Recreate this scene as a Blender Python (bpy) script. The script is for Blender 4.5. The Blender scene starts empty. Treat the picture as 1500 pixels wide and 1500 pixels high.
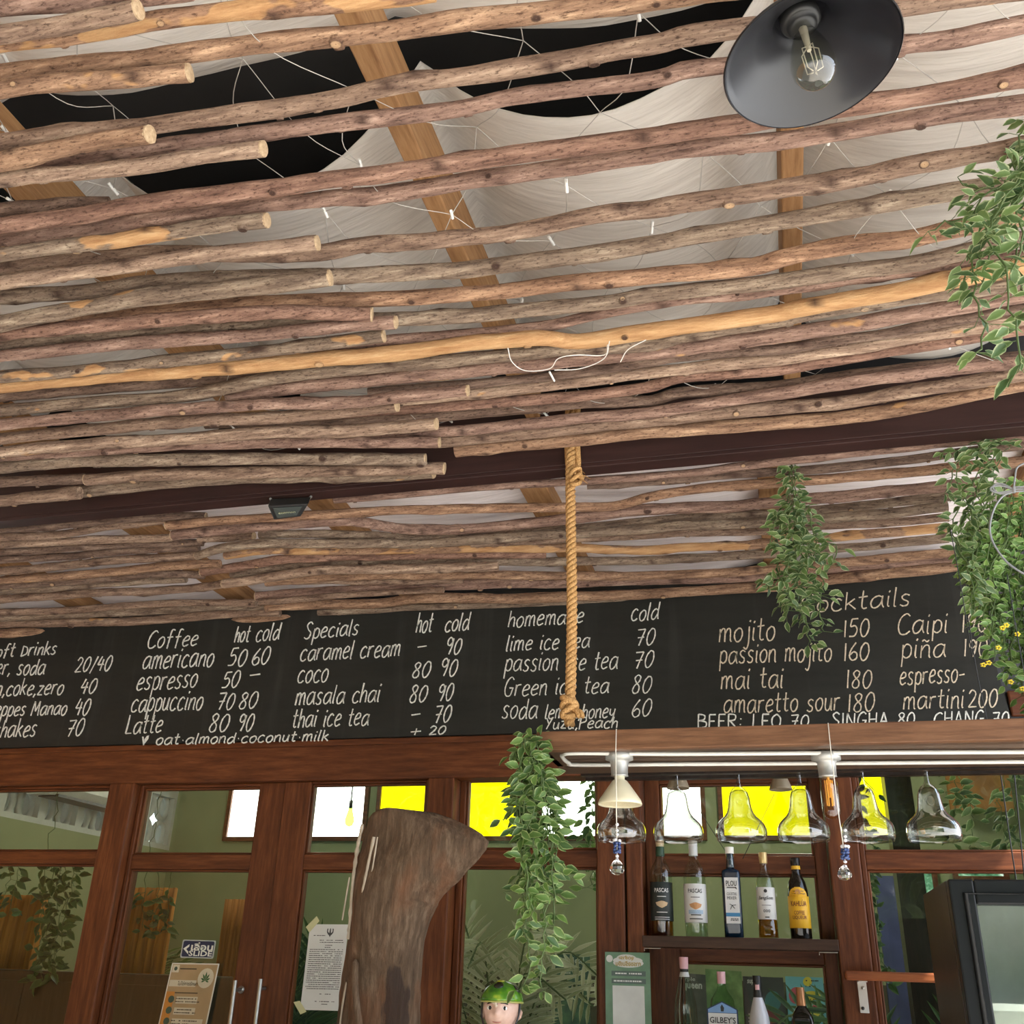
import bpy, bmesh, math, random
from mathutils import Vector, Matrix, noise
random.seed(7)
S = bpy.context.scene
COL = S.collection
EYE = 1.55
# ------------------------------------------------------------------ camera
F = 1447.15
PITCH, ROLL, YAW = math.radians(24.844), math.radians(1.749), math.radians(15.1545)
_cy, _sy = math.cos(YAW), math.sin(YAW)
FWD = Vector((-_sy*math.cos(PITCH), _cy*math.cos(PITCH), math.sin(PITCH)))
_rt = Vector((_cy, _sy, 0)); _up = _rt.cross(FWD)
RIGHT = _rt*math.cos(ROLL) + _up*math.sin(ROLL)
UP = -_rt*math.sin(ROLL) + _up*math.cos(ROLL)
cam_data = bpy.data.cameras.new('camera')
cam_data.sensor_width = 36.0; cam_data.lens = 36.0*F/1500.0; cam_data.clip_start = 0.05
cam = bpy.data.objects.new('camera', cam_data); COL.objects.link(cam)
cam.matrix_world = Matrix(((RIGHT.x, UP.x, -FWD.x, 0), (RIGHT.y, UP.y, -FWD.y, 0), (RIGHT.z, UP.z, -FWD.z, EYE), (0, 0, 0, 1)))
S.camera = cam
# ------------------------------------------------------------------ world, sun, exposure
W = bpy.data.worlds.new('sky'); S.world = W; W.use_nodes = True
nt = W.node_tree; nt.nodes.clear()
wo = nt.nodes.new('ShaderNodeOutputWorld'); bg = nt.nodes.new('ShaderNodeBackground')
tc = nt.nodes.new('ShaderNodeTexCoord'); sx = nt.nodes.new('ShaderNodeSeparateXYZ'); rp = nt.nodes.new('ShaderNodeValToRGB')
nt.links.new(tc.outputs['Generated'], sx.inputs[0]); nt.links.new(sx.outputs['Z'], rp.inputs[0])
rp.color_ramp.elements[0].position = 0.0; rp.color_ramp.elements[0].color = (0.95, 0.97, 1.0, 1)
rp.color_ramp.elements[1].position = 0.6; rp.color_ramp.elements[1].color = (0.55, 0.72, 1.0, 1)
nt.links.new(rp.outputs[0], bg.inputs[0]); bg.inputs[1].default_value = 2.2
nt.links.new(bg.outputs[0], wo.inputs[0])
sun_data = bpy.data.lights.new('sun', 'SUN'); sun_data.energy = 9.0; sun_data.angle = math.radians(1.0); sun_data.color = (1.0, 0.93, 0.82)
sun = bpy.data.objects.new('sun', sun_data); COL.objects.link(sun)
sun.location = (4, -4, 8); sun.rotation_euler = Vector((-0.62, 0.22, -0.75)).to_track_quat('-Z', 'Y').to_euler()
S.view_settings.view_transform = 'Standard'; S.view_settings.look = 'None'
S.view_settings.gamma = 1.0; S.view_settings.use_curve_mapping = False
S.view_settings.exposure = 0.95
# ------------------------------------------------------------------ helpers
def ray(x, y): return FWD + RIGHT*((x-750.0)/F) - UP*((y-750.0)/F)
def at(x, y, Y=None, Z=None):
    """Photo point on the vertical plane at depth Y, or on the level plane Z above eye height -> world."""
    d = ray(x, y); k = Y/d.y if Y is not None else Z/d.z
    p = d*k; return Vector((p.x, p.y, p.z + EYE))
def depth(p): return (p - Vector((0, 0, EYE))).dot(FWD)
class MB:
    def __init__(s): s.v = []; s.f = []; s.m = []; s.c = []; s.smooth = []
    def add(s, vs, fs, m=0, c=None, sm=False):
        o = len(s.v); s.v += [tuple(p) for p in vs]
        s.c += (c if isinstance(c, list) else [c or (0, 0, 0, 1)]*len(vs))
        for f in fs: s.f.append([i+o for i in f]); s.m.append(m); s.smooth.append(sm)
    def box(s, x0, x1, y0, y1, z0, z1, m=0, c=None):
        vs = [(x, y, z) for z in (z0, z1) for y in (y0, y1) for x in (x0, x1)]
        s.add(vs, [(0, 2, 3, 1), (4, 5, 7, 6), (0, 1, 5, 4), (2, 6, 7, 3), (0, 4, 6, 2), (1, 3, 7, 5)], m, c)
    def hexa(s, p, m=0):  # 8 corners, order as box
        s.add(p, [(0, 2, 3, 1), (4, 5, 7, 6), (0, 1, 5, 4), (2, 6, 7, 3), (0, 4, 6, 2), (1, 3, 7, 5)], m)
    def tube(s, pts, r, n=8, m=0, caps=True, c=None, closed=False, capm=None, prof=None):
        pts = [Vector(p) for p in pts]; k = len(pts)
        rr = r if isinstance(r, (list, tuple)) else [r]*k
        T = []
        for i in range(k):
            a = pts[i-1] if (i > 0 or closed) else pts[i]; b = pts[(i+1) % k] if (i < k-1 or closed) else pts[i]
            t = b-a; T.append(t.normalized() if t.length > 1e-9 else Vector((1, 0, 0)))
        u = T[0].orthogonal().normalized()
        if abs(T[0].z) < 0.8: u = (Vector((0, 0, 1)) - T[0]*T[0].z).normalized()
        vs = []; cs = []
        for i in range(k):
            u = (u - T[i]*u.dot(T[i])); u = u.normalized() if u.length > 1e-6 else T[i].orthogonal().normalized()
            w = T[i].cross(u)
            for j in range(n):
                a = 2*math.pi*j/n; q = rr[i]*(prof(i, a) if prof else 1.0)
                vs.append(pts[i] + (u*math.cos(a) + w*math.sin(a))*q); cs.append(c(i, j) if callable(c) else (c or (0, 0, 0, 1)))
        fs = [(i*n+j, i*n+(j+1) % n, ((i+1) % k)*n+(j+1) % n, ((i+1) % k)*n+j) for i in range(k if closed else k-1) for j in range(n)]
        s.add(vs, fs, m, cs, True)
        if caps and not closed:
            cm = m if capm is None else capm
            s.add(vs[:n], [tuple(reversed(range(n)))], cm); s.add(vs[-n:], [tuple(range(n))], cm)
    def lathe(s, prof, n=24, m=0, cen=(0, 0, 0), axis=None, c=None, caps=False):
        """prof: list of (r, z)."""
        M = axis or Matrix.Identity(3); cen = Vector(cen); vs = []
        for r, z in prof:
            for j in range(n):
                a = 2*math.pi*j/n; vs.append(cen + M @ Vector((r*math.cos(a), r*math.sin(a), z)))
        k = len(prof)
        fs = [(i*n+j, i*n+(j+1) % n, (i+1)*n+(j+1) % n, (i+1)*n+j) for i in range(k-1) for j in range(n)]
        s.add(vs, fs, m, c, True)
        if caps:
            s.add(vs[:n], [tuple(reversed(range(n)))], m, c); s.add(vs[-n:], [tuple(range(n))], m, c)
    def grid(s, P, m=0, c=None, sm=True):
        R = len(P); C = len(P[0])
        s.add([p for row in P for p in row], [(i*C+j, i*C+j+1, (i+1)*C+j+1, (i+1)*C+j) for i in range(R-1) for j in range(C-1)], m, c, sm)
    def build(s, name, mats, parent=None, loc=None, bevel=0, solid=0):
        me = bpy.data.meshes.new(name)
        L = Vector(loc) if loc is not None else Vector((0, 0, 0))
        me.from_pydata([tuple(Vector(p)-L) for p in s.v], [], s.f)
        mats = mats if isinstance(mats, (list, tuple)) else [mats]
        for mt in mats: me.materials.append(mt)
        me.polygons.foreach_set('material_index', s.m); me.polygons.foreach_set('use_smooth', s.smooth)
        if any(q != (0, 0, 0, 1) for q in s.c):
            ca = me.color_attributes.new('tone', 'FLOAT_COLOR', 'POINT')
            ca.data.foreach_set('color', [x for q in s.c for x in q])
        bm = bmesh.new(); bm.from_mesh(me)
        bmesh.ops.recalc_face_normals(bm, faces=bm.faces[:]); bm.to_mesh(me); bm.free()
        me.update()
        o = bpy.data.objects.new(name, me); COL.objects.link(o); o.location = L
        if parent is not None:
            o.parent = parent; o.location = L - Vector(parent.location) if loc is not None else -Vector(parent.location)
        if bevel:
            b = o.modifiers.new('edge', 'BEVEL'); b.width = bevel; b.segments = 2; b.limit_method = 'ANGLE'; b.angle_limit = math.radians(50)
        if solid:
            b = o.modifiers.new('thick', 'SOLIDIFY'); b.thickness = solid; b.offset = 0
        return o
def tag(o, label, cat, group=None, kind=None):
    o['label'] = label; o['category'] = cat
    if group: o['group'] = group
    if kind: o['kind'] = kind
    return o
def thing(name, label, cat, loc, group=None, rz=0):
    o = bpy.data.objects.new(name, None); COL.objects.link(o); o.location = loc; o.empty_display_size = 0.05
    o.rotation_euler.z = rz
    return tag(o, label, cat, group)
def struct(o): o['kind'] = 'structure'; return o
def copy_thing(src, loc, label, group=None):
    r = src.copy(); COL.objects.link(r); r.location = loc; r['label'] = label
    for ch in list(src.children):
        c = ch.copy(); COL.objects.link(c); c.parent = r
        for g in ch.children:
            d = g.copy(); COL.objects.link(d); d.parent = c
    return r
def spline(P, n=8, closed=False):
    P = [Vector(p) for p in P]
    if len(P) < 3 and not closed: return [P[0].lerp(P[-1], i/n) for i in range(n+1)]
    out = []; k = len(P)
    for i in range(k if closed else k-1):
        if closed: p0, p1, p2, p3 = P[i-1], P[i], P[(i+1) % k], P[(i+2) % k]
        else: p1, p2 = P[i], P[i+1]; p0 = P[i-1] if i else p1*2-p2; p3 = P[i+2] if i+2 < k else p2*2-p1
        for j in range(n):
            t = j/n
            out.append(0.5*((2*p1) + (p2-p0)*t + (2*p0-5*p1+4*p2-p3)*t*t + (3*p1-p0-3*p2+p3)*t**3))
    if not closed: out.append(P[-1])
    return out
def resample(P, step):
    out = [P[0]]; acc = 0
    for a, b in zip(P, P[1:]):
        L = (b-a).length; d = step-acc
        while d <= L: out.append(a.lerp(b, d/L)); d += step
        acc = L-(d-step)
    if (out[-1]-P[-1]).length > step*0.3: out.append(P[-1])
    return out
# ------------------------------------------------------------------ materials
class N:
    def __init__(s, name):
        s.mat = bpy.data.materials.new(name); s.mat.use_nodes = True; s.t = s.mat.node_tree; s.t.nodes.clear()
        s.out = s.t.nodes.new('ShaderNodeOutputMaterial')
    def n(s, typ, **kw):
        x = s.t.nodes.new('ShaderNode'+typ)
        for k, v in kw.items():
            if k in x.inputs.keys(): x.inputs[k].default_value = v
            else: setattr(x, k, v)
        return x
    def l(s, a, b): s.t.links.new(a, b)
    def coords(s, scale=(1, 1, 1), kind='Object', jitter=False):
        c = s.n('TexCoord'); m = s.n('Mapping'); m.inputs['Scale'].default_value = scale; s.l(c.outputs[kind], m.inputs[0])
        if jitter:
            oi = s.n('ObjectInfo'); mu = s.n('Math', operation='MULTIPLY'); mu.inputs[1].default_value = 97.0
            s.l(oi.outputs['Random'], mu.inputs[0]); cb = s.n('CombineXYZ')
            for i in range(3): s.l(mu.outputs[0], cb.inputs[i])
            s.l(cb.outputs[0], m.inputs['Location'])
        return m.outputs[0]
    def noise(s, co, scale=5, detail=4, rough=0.6):
        x = s.n('TexNoise'); x.inputs['Scale'].default_value = scale; x.inputs['Detail'].default_value = detail; x.inputs['Roughness'].default_value = rough
        s.l(co, x.inputs['Vector']); return x.outputs['Fac']
    def ramp(s, f, stops):
        r = s.n('ValToRGB'); e = r.color_ramp.elements
        while len(e) < len(stops): e.new(0.5)
        for q, (p, c) in zip(e, stops): q.position = p; q.color = (*c, 1) if len(c) == 3 else c
        s.l(f, r.inputs[0]); return r.outputs[0]
    def mix(s, f, a, b, mode='MIX'):
        x = s.n('Mix', data_type='RGBA', blend_type=mode)
        for sock, v in ((x.inputs[0], f), (x.inputs[6], a), (x.inputs[7], b)):
            if hasattr(v, 'links') or isinstance(v, bpy.types.NodeSocket): s.l(v, sock)
            else: sock.default_value = v if not isinstance(v, tuple) else ((*v, 1) if len(v) == 3 else v)
        return x.outputs[2]
    def bsdf(s, color, rough=0.6, metal=0.0, bump=None, bstr=0.3, bdist=0.01, spec=0.5, **kw):
        b = s.n('BsdfPrincipled')
        for k, v in (('Base Color', color), ('Roughness', rough), ('Metallic', metal), ('Specular IOR Level', spec)):
            if isinstance(v, bpy.types.NodeSocket): s.l(v, b.inputs[k])
            else: b.inputs[k].default_value = v if not isinstance(v, tuple) else ((*v, 1) if len(v) == 3 else v)
        for k, v in kw.items(): b.inputs[k].default_value = v
        if bump is not None:
            u = s.n('Bump'); u.inputs['Strength'].default_value = bstr; u.inputs['Distance'].default_value = bdist
            s.l(bump, u.inputs['Height']); s.l(u.outputs[0], b.inputs['Normal'])
        s.l(b.outputs[0], s.out.inputs[0]); return b
def plain(name, color, rough=0.6, metal=0.0, spec=0.5, var=0.08, sc=12):
    m = N(name); co = m.coords(jitter=True)
    f = m.noise(co, sc, 3)
    c = m.ramp(f, [(0.3, tuple(x*(1-var) for x in color)), (0.7, tuple(min(1, x*(1+var)) for x in color))])
    m.bsdf(c, rough, metal, spec=spec); return m.mat
def wood(name, dark, mid, light, scale=(3, 30, 30), rough=0.45, bstr=0.15):
    m = N(name); co = m.coords(scale, jitter=True)
    f = m.noise(co, 2.0, 6, 0.65); f2 = m.noise(m.coords((0.8, 2, 2), jitter=True), 2, 3)
    c = m.ramp(f, [(0.28, dark), (0.5, mid), (0.72, light)])
    c2 = m.mix(m.ramp(f2, [(0.35, (0, 0, 0)), (0.7, (0.35, 0.35, 0.35))]), c, dark)
    m.bsdf(c2, rough, bump=f, bstr=bstr, bdist=0.004, spec=0.3); return m.mat
def glassy(name, tint, gloss=(1, 1, 1), rough=0.01, ior=1.45, boost=1.0):
    """thin clear or tinted glass: transmits straight through, reflects by Fresnel."""
    m = N(name); t = m.n('BsdfTransparent'); t.inputs[0].default_value = (*tint, 1)
    g = m.n('BsdfGlossy'); g.inputs[0].default_value = (*gloss, 1); g.inputs['Roughness'].default_value = rough
    fr = m.n('Fresnel'); fr.inputs[0].default_value = ior
    mu = m.n('Math', operation='MULTIPLY', use_clamp=True); mu.inputs[1].default_value = boost; m.l(fr.outputs[0], mu.inputs[0])
    x = m.n('MixShader'); ge = m.n('NewGeometry'); iv = m.n('Math', operation='SUBTRACT'); iv.inputs[0].default_value = 1.0; m.l(ge.outputs['Backfacing'], iv.inputs[1]); m2 = m.n('Math', operation='MULTIPLY'); m.l(mu.outputs[0], m2.inputs[0]); m.l(iv.outputs[0], m2.inputs[1])
    m.l(m2.outputs[0], x.inputs[0]); m.l(t.outputs[0], x.inputs[1]); m.l(g.outputs[0], x.inputs[2])
    m.l(x.outputs[0], m.out.inputs[0]); return m.mat
def lit(name, color, strength):
    m = N(name); e = m.n('Emission'); e.inputs[0].default_value = (*color, 1); e.inputs[1].default_value = strength
    m.l(e.outputs[0], m.out.inputs[0]); return m.mat
def bark(name):
    m = N(name); co = m.coords((6, 55, 55), jitter=True); fine = m.coords((40, 110, 110), jitter=True)
    f = m.noise(co, 1.3, 6, 0.7); g = m.noise(fine, 2.0, 5, 0.7); h = m.noise(m.coords((4, 9, 9), jitter=True), 1.6, 3, 0.5)
    base = m.ramp(f, [(0.28, (0.075, 0.047, 0.035)), (0.44, (0.21, 0.145, 0.112)), (0.56, (0.33, 0.24, 0.185)), (0.72, (0.58, 0.46, 0.36))])
    base = m.mix(m.ramp(g, [(0.34, (0.75, 0.75, 0.75)), (0.47, (0, 0, 0))]), base, (0.12, 0.07, 0.05), 'MULTIPLY')
    oi = m.n('ObjectInfo')
    base = m.mix(1.0, base, oi.outputs['Color'], 'MULTIPLY')
    ad = m.n('Math', operation='ADD'); m.l(h, ad.inputs[0]); m.l(oi.outputs['Alpha'], ad.inputs[1])
    pm = m.ramp(ad.outputs[0], [(1.0, (0, 0, 0)), (1.0, (1, 1, 1))]); 
    sb = m.n('Math', operation='SUBTRACT'); m.l(ad.outputs[0], sb.inputs[0]); sb.inputs[1].default_value = 1.0
    ml = m.n('Math', operation='MULTIPLY', use_clamp=True); m.l(sb.outputs[0], ml.inputs[0]); ml.inputs[1].default_value = 40.0
    inner = m.ramp(f, [(0.3, (0.36, 0.17, 0.07)), (0.55, (0.58, 0.34, 0.16)), (0.8, (0.76, 0.53, 0.30))])
    base = m.mix(ml.outputs[0], base, inner)
    at_ = m.n('Attribute', attribute_name='tone')
    sp = m.n('SeparateColor'); m.l(at_.outputs[0], sp.inputs[0])
    base = m.mix(sp.outputs[0], base, (0.05, 0.025, 0.018)); base = m.mix(sp.outputs[1], base, (0.55, 0.36, 0.20))
    bsum = m.n('Math', operation='ADD'); m.l(f, bsum.inputs[0]); m.l(g, bsum.inputs[1])
    m.bsdf(base, 0.75, bump=bsum.outputs[0], bstr=0.8, bdist=0.006, spec=0.25); return m.mat
def leafmat(name, dark, light, edge):
    m = N(name); a = m.n('Attribute', attribute_name='tone'); sp = m.n('SeparateColor'); m.l(a.outputs[0], sp.inputs[0])
    body = m.mix(sp.outputs[1], dark, light)
    f = m.noise(m.coords((90, 90, 90)), 1.0, 2)
    ad = m.n('Math', operation='MULTIPLY_ADD'); m.l(f, ad.inputs[0]); ad.inputs[1].default_value = 0.9; 
    sb = m.n('Math', operation='ADD'); sb.inputs[1].default_value = -0.5; m.l(sp.outputs[0], sb.inputs[0]); m.l(sb.outputs[0], ad.inputs[2])
    c = m.mix(m.ramp(ad.outputs[0], [(0.40, (0, 0, 0)), (0.95, (0.85, 0.85, 0.85))]), body, edge)
    b = m.bsdf(c, 0.42, spec=0.4)
    tr = m.n('BsdfTranslucent'); m.l(c, tr.inputs[0]); x = m.n('MixShader'); x.inputs[0].default_value = 0.3
    m.l(b.outputs[0], x.inputs[1]); m.l(tr.outputs[0], x.inputs[2]); m.l(x.outputs[0], m.out.inputs[0]); return m.mat
BARK = bark('branch_bark')
CUT = wood('sawn_end', (0.30, 0.20, 0.115), (0.46, 0.33, 0.20), (0.58, 0.44, 0.29), (90, 90, 90))
REDWOOD = wood('red_brown_hardwood', (0.055, 0.015, 0.005), (0.125, 0.036, 0.011), (0.21, 0.068, 0.022))
REDWOODV = wood('red_brown_hardwood_upright', (0.055, 0.015, 0.005), (0.125, 0.036, 0.011), (0.21, 0.068, 0.022), (30, 30, 3))
RACKWOOD = wood('rack_hardwood', (0.08, 0.034, 0.016), (0.155, 0.072, 0.034), (0.225, 0.112, 0.056), (4, 40, 40))
ORANGEWOOD = wood('rafter_timber', (0.20, 0.095, 0.038), (0.34, 0.18, 0.078), (0.45, 0.26, 0.12), (40, 4, 40), 0.7, 0.4)
BEAMPAINT = wood('maroon_beam_paint', (0.022, 0.010, 0.009), (0.034, 0.0145, 0.013), (0.05, 0.022, 0.019), (2, 20, 20), 0.45, 0.05)
BLACKMAT = plain('black_metal', (0.012, 0.012, 0.014), 0.35, 0.0)
DARKWOOD = wood('dark_stained_wood', (0.010, 0.008, 0.007), (0.022, 0.016, 0.013), (0.04, 0.028, 0.022), (30, 30, 3), 0.3, 0.05)
STEEL = plain('brushed_steel', (0.40, 0.40, 0.38), 0.35, 0.9)
ZINC = plain('galvanised_socket', (0.42, 0.42, 0.40), 0.45, 0.6)
WHITEPL = plain('white_plastic', (0.78, 0.77, 0.72), 0.4)
GREYPL = plain('grey_cable', (0.22, 0.225, 0.23), 0.5)
BLACKPL = plain('black_plastic', (0.015, 0.015, 0.015), 0.4)
PANE = glassy('window_glass', (0.92, 0.95, 0.92), ior=1.5, boost=1.0)
CLEAR = glassy('clear_bottle_glass', (0.86, 0.92, 0.88), ior=1.5, boost=1.6)
# ------------------------------------------------------------------ ground, roof, walls
def bx(name, mats, x0, x1, y0, y1, z0, z1, parent=None, bevel=0.0):
    b = MB(); b.box(x0, x1, y0, y1, z0+EYE, z1+EYE); return b.build(name, mats, parent, bevel=bevel)
GROUND = plain('pale_paving', (0.60, 0.57, 0.52), 0.8, var=0.12, sc=3)
g = MB(); g.add([(-25, -25, 0), (25, -25, 0), (25, 12, 0), (-25, 12, 0)], [(0, 1, 2, 3)]); struct(g.build('floor', GROUND))
ROOFM = plain('dark_roof_sheet', (0.022, 0.021, 0.020), 0.7)
struct(bx('ceiling', ROOFM, -5.2, 1.55, -3.2, 3.64, 1.80, 1.84))
WHITEWALL = plain('painted_plaster', (0.05, 0.05, 0.055), 0.85)
struct(bx('wall_back', WHITEWALL, -5.2, 1.55, 3.50, 3.62, 0.775, 1.80))
ORANGEWALL = plain('orange_plaster', (0.55, 0.25, 0.06), 0.85, var=0.2, sc=2)
struct(bx('wall_left_blocker', ORANGEWALL, -5.3, -5.2, -3.2, 3.62, -1.55, 1.80))  # added wall out of view, blocks light from that side
# header, posts
YF = 3.5
struct(bx('trim_1', REDWOOD, -5.2, 1.55, YF, YF+0.12, 0.628, 0.772, bevel=0.006))
struct(bx('trim_2', REDWOOD, -5.2, 1.55, YF-0.012, YF+0.02, 0.755, 0.777, bevel=0.003))
for k, (a, b) in enumerate([(-2.575, -2.462), (-1.235, -1.135), (-0.612, -0.519), (-0.513, -0.458), (0.145, 0.240), (1.35, 1.47)]):
    struct(bx('trim_%d' % (3+k), REDWOODV, a, b, YF, YF+0.13, -1.55, 0.63, bevel=0.005))
struct(bx('trim_9', REDWOOD, 0.755, 1.55, YF-0.02, YF+0.1, 0.792, 0.875, bevel=0.006))
def glazed(name, x0, x1, y, sl, sr, top, rail0, rail1, ztop=0.628, zbot=-1.55, dep=0.045):
    """timber frame with an upper and a lower pane; parts: frame, two panes."""
    root = bpy.data.objects.new(name, None); COL.objects.link(root); root.location = (x0, y, 0); struct(root)
    f = MB()
    for a, b, c, d in ((x0, x0+sl, zbot, ztop), (x1-sr, x1, zbot, ztop)): f.box(a, b, y, y+dep, c+EYE, d+EYE, 1)
    f.box(x0+sl, x1-sr, y+0.002, y+dep-0.002, ztop-top+EYE, ztop+EYE)
    f.box(x0+sl, x1-sr, y+0.002, y+dep-0.002, rail0+EYE, rail1+EYE)
    # glazing beads
    for za, zb in ((rail1, ztop-top), (zbot, rail0)):
        for xa, xb in ((x0+sl, x0+sl+0.008), (x1-sr-0.008, x1-sr)): f.box(xa, xb, y+0.012, y+dep-0.004, za+EYE, zb+EYE, 1)
        f.box(x0+sl, x1-sr, y+0.012, y+dep-0.004, zb-0.008+EYE, zb+EYE); f.box(x0+sl, x1-sr, y+0.012, y+dep-0.004, za+EYE, za+0.008+EYE)
    f.build('frame', [REDWOOD, REDWOODV], root, bevel=0.003)
    for za, zb in ((rail1, ztop-top), (zbot, rail0)):
        p = MB(); p.box(x0+sl+0.001, x1-sr-0.001, y+dep*0.55, y+dep*0.55+0.005, za+EYE, zb+EYE); p.build('pane', PANE, root)
    return root
glazed('window_1', -4.4, -2.577, YF+0.03, 0.05, 0.012, 0.01, 0.328, 0.376)
d1 = glazed('door_1', -2.460, -1.826, YF+0.04, 0.016, 0.108, 0.012, 0.312, 0.366)
d2 = glazed('door_2', -1.822, -1.237, YF+0.03, 0.109, 0.016, 0.008, 0.312, 0.366)
def pull(px0, px1, parent, yy):
    a = at(*px0, Y=yy); b = at(*px1, Y=yy); b = a + (b-a)*2.4; b.x = a.x
    t = MB(); t.tube([a, b], 0.0075, 10)
    t.tube([a+Vector((0, 0.0, -0.03)), a+Vector((0, 0.05, -0.03))], 0.006, 8); t.tube([b+Vector((0, 0, 0.03)), b+Vector((0, 0.05, 0.03))], 0.006, 8)
    h = t.build('handle', STEEL, parent)
    e = MB(); e.lathe([(0.013, 0), (0.013, 0.004), (0.0, 0.004)], 12, cen=a+Vector((0.0, 0.05, -0.03)), axis=Matrix.Rotation(math.pi/2, 3, 'X')); e.build('rose', STEEL, h).location = (0, 0, 0)
pull((345, 1436), (334, 1500), d1, YF-0.01); pull((382, 1434), (371, 1500), d2, YF-0.01)
glazed('window_2', -1.133, -0.614, YF+0.075, 0.022, 0.010, 0.0, 0.330, 0.388, ztop=0.640)
glazed('window_3', -0.456, 0.143, YF+0.085, 0.052, 0.040, 0.030, 0.312, 0.370, ztop=0.640, zbot=0.10)
glazed('window_4', 0.242, 1.35, YF+0.03, 0.016, 0.02, 0.0, 0.323, 0.377, ztop=0.628)
# lower sash of the bottle bay
glazed('window_5', -0.456, 0.143, YF+0.085, 0.105, 0.040, 0.045, -1.0, -0.95, ztop=0.085)
# main beam (channel section)
b = MB(); y0 = 2.362
b.box(-5.2, 1.55, y0, y0+0.012, 1.262+EYE, 1.46+EYE); b.box(-5.2, 1.55, y0, y0+0.052, 1.250+EYE, 1.262+EYE); b.box(-5.2, 1.55, y0, y0+0.052, 1.448+EYE, 1.46+EYE)
struct(b.build('beam', BEAMPAINT, bevel=0.002))
# rafters
for k, (x, y0_, y1_, z, w, h) in enumerate([(-0.585, -1.2, 2.36, 1.42, 0.042, 0.12), (0.125, -1.2, 2.36, 1.42, 0.042, 0.12), (-1.41, -1.2, 2.36, 1.42, 0.05, 0.12), (-2.2, -1.2, 2.36, 1.42, 0.05, 0.12), (0.82, -1.2, 2.36, 1.42, 0.05, 0.12),
      (-2.79, 2.42, 3.5, 1.33, 0.085, 0.06), (-2.06, 2.42, 3.5, 1.33, 0.085, 0.06), (-1.345, 2.42, 3.5, 1.33, 0.085, 0.06), (-0.645, 2.42, 3.5, 1.33, 0.085, 0.06), (0.06, 2.42, 3.5, 1.33, 0.085, 0.06), (0.80, 2.42, 3.5, 1.33, 0.085, 0.06)]):
    struct(bx('rafter', ORANGEWOOD, x-w/2, x+w/2, y0_, y1_, z, z+h, bevel=0.004))
# cloth lining between the rafters
def clothmat(name='ceiling_cloth', k=1.0):
    m = N(name); co = m.coords((2, 38, 8)); co2 = m.coords((5, 60, 5))
    f = m.noise(co, 1.6, 4, 0.6); h = m.noise(co2, 1.5, 3)
    st = m.noise(m.coords((3, 130, 10)), 1.0, 2)
    c = m.ramp(f, [(0.3, (0.53*k, 0.485*k, 0.435*k**1.3)), (0.7, (0.66*k, 0.615*k, 0.56*k**1.3))])
    c = m.mix(m.ramp(st, [(0.55, (0, 0, 0)), (0.75, (0.35, 0.35, 0.35))]), c, (0.48*k, 0.42*k, 0.37*k))
    m.bsdf(c, 0.7, bump=h, bstr=0.35, bdist=0.01, spec=0.2); return m.mat
CLOTH = clothmat(); CLOTH_BRIGHT = clothmat('brightened_lining_cloth', 1.38)  # rear lining colour raised to make up for the little light there
def cloth(name, xs, yfun0, yfun1, ny, supports, ztop, sag, seed, label, mt=None):
    P = []
    for i in range(ny+1):
        row = []
        for x in xs:
            y = yfun0(x) + (yfun1(x)-yfun0(x))*i/ny
            k = [s for s in supports if s <= x]; lo = max(k) if k else x-0.35; hi = min([s for s in supports if s > x] or [x+0.35])
            t = (x-lo)/(hi-lo); s = math.sin(math.pi*min(1, max(0, t)))**0.6
            wr = 0.012*noise.noise(Vector((x*2.5, y*9, seed))) + 0.006*noise.noise(Vector((x*7+y*9, y*22, seed+5)))
            row.append((x, y, ztop - sag*s*(1+0.3*noise.noise(Vector((x, y, seed)))) + wr*s + EYE))
        P.append(row)
    b = MB(); b.grid(P); o = b.build(name, mt or CLOTH, solid=0.002); return tag(o, label, 'cloth')
def interp(tab):
    def f(x):
        if x <= tab[0][0]: return tab[0][1]
        for (a, b), (c, d) in zip(tab, tab[1:]):
            if x <= c: return b+(d-b)*(x-a)/(c-a)
        return tab[-1][1]
    return f
XS = [-4.6+i*0.045 for i in range(137)]
gapN = interp([(-3.5, 1.25), (-1.46, 1.20), (-1.0, 1.19), (-0.65, 1.215), (-0.43, 1.237), (-0.11, 1.267), (0.02, 1.275), (0.12, 1.29), (3, 1.29)])
gapF = interp([(-3.5, 1.42), (-1.53, 1.42), (-1.22, 1.458), (-1.0, 1.452), (-0.787, 1.423), (-0.6, 1.36), (-0.326, 1.357), (0.0, 1.352), (0.05, 1.334), (0.12, 1.292), (3, 1.292)])
SUPF = [-3.0, -2.2, -1.41, -0.585, 0.125, 0.82, 1.6]
cloth('lining_cloth', XS, lambda x: -1.0, gapN, 50, SUPF, 1.68, 0.115, 3.0, 'pale cloth lining above the branches, on the lamp side of the dark slit')
cloth('lining_cloth', XS, gapF, lambda x: 2.37, 44, SUPF, 1.74, 0.24, 9.0, 'broad pale cloth lining sagging between rafters, from the dark slit to the maroon beam')
cloth('lining_cloth', XS, lambda x: 2.43, lambda x: 3.49, 40, [-3.5, -2.79, -2.06, -1.345, -0.645, 0.06, 0.80, 1.5], 1.40, 0.045, 17.0, 'brightened pale cloth lining glimpsed through the branches between the maroon beam and the chalkboard', CLOTH_BRIGHT)
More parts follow.
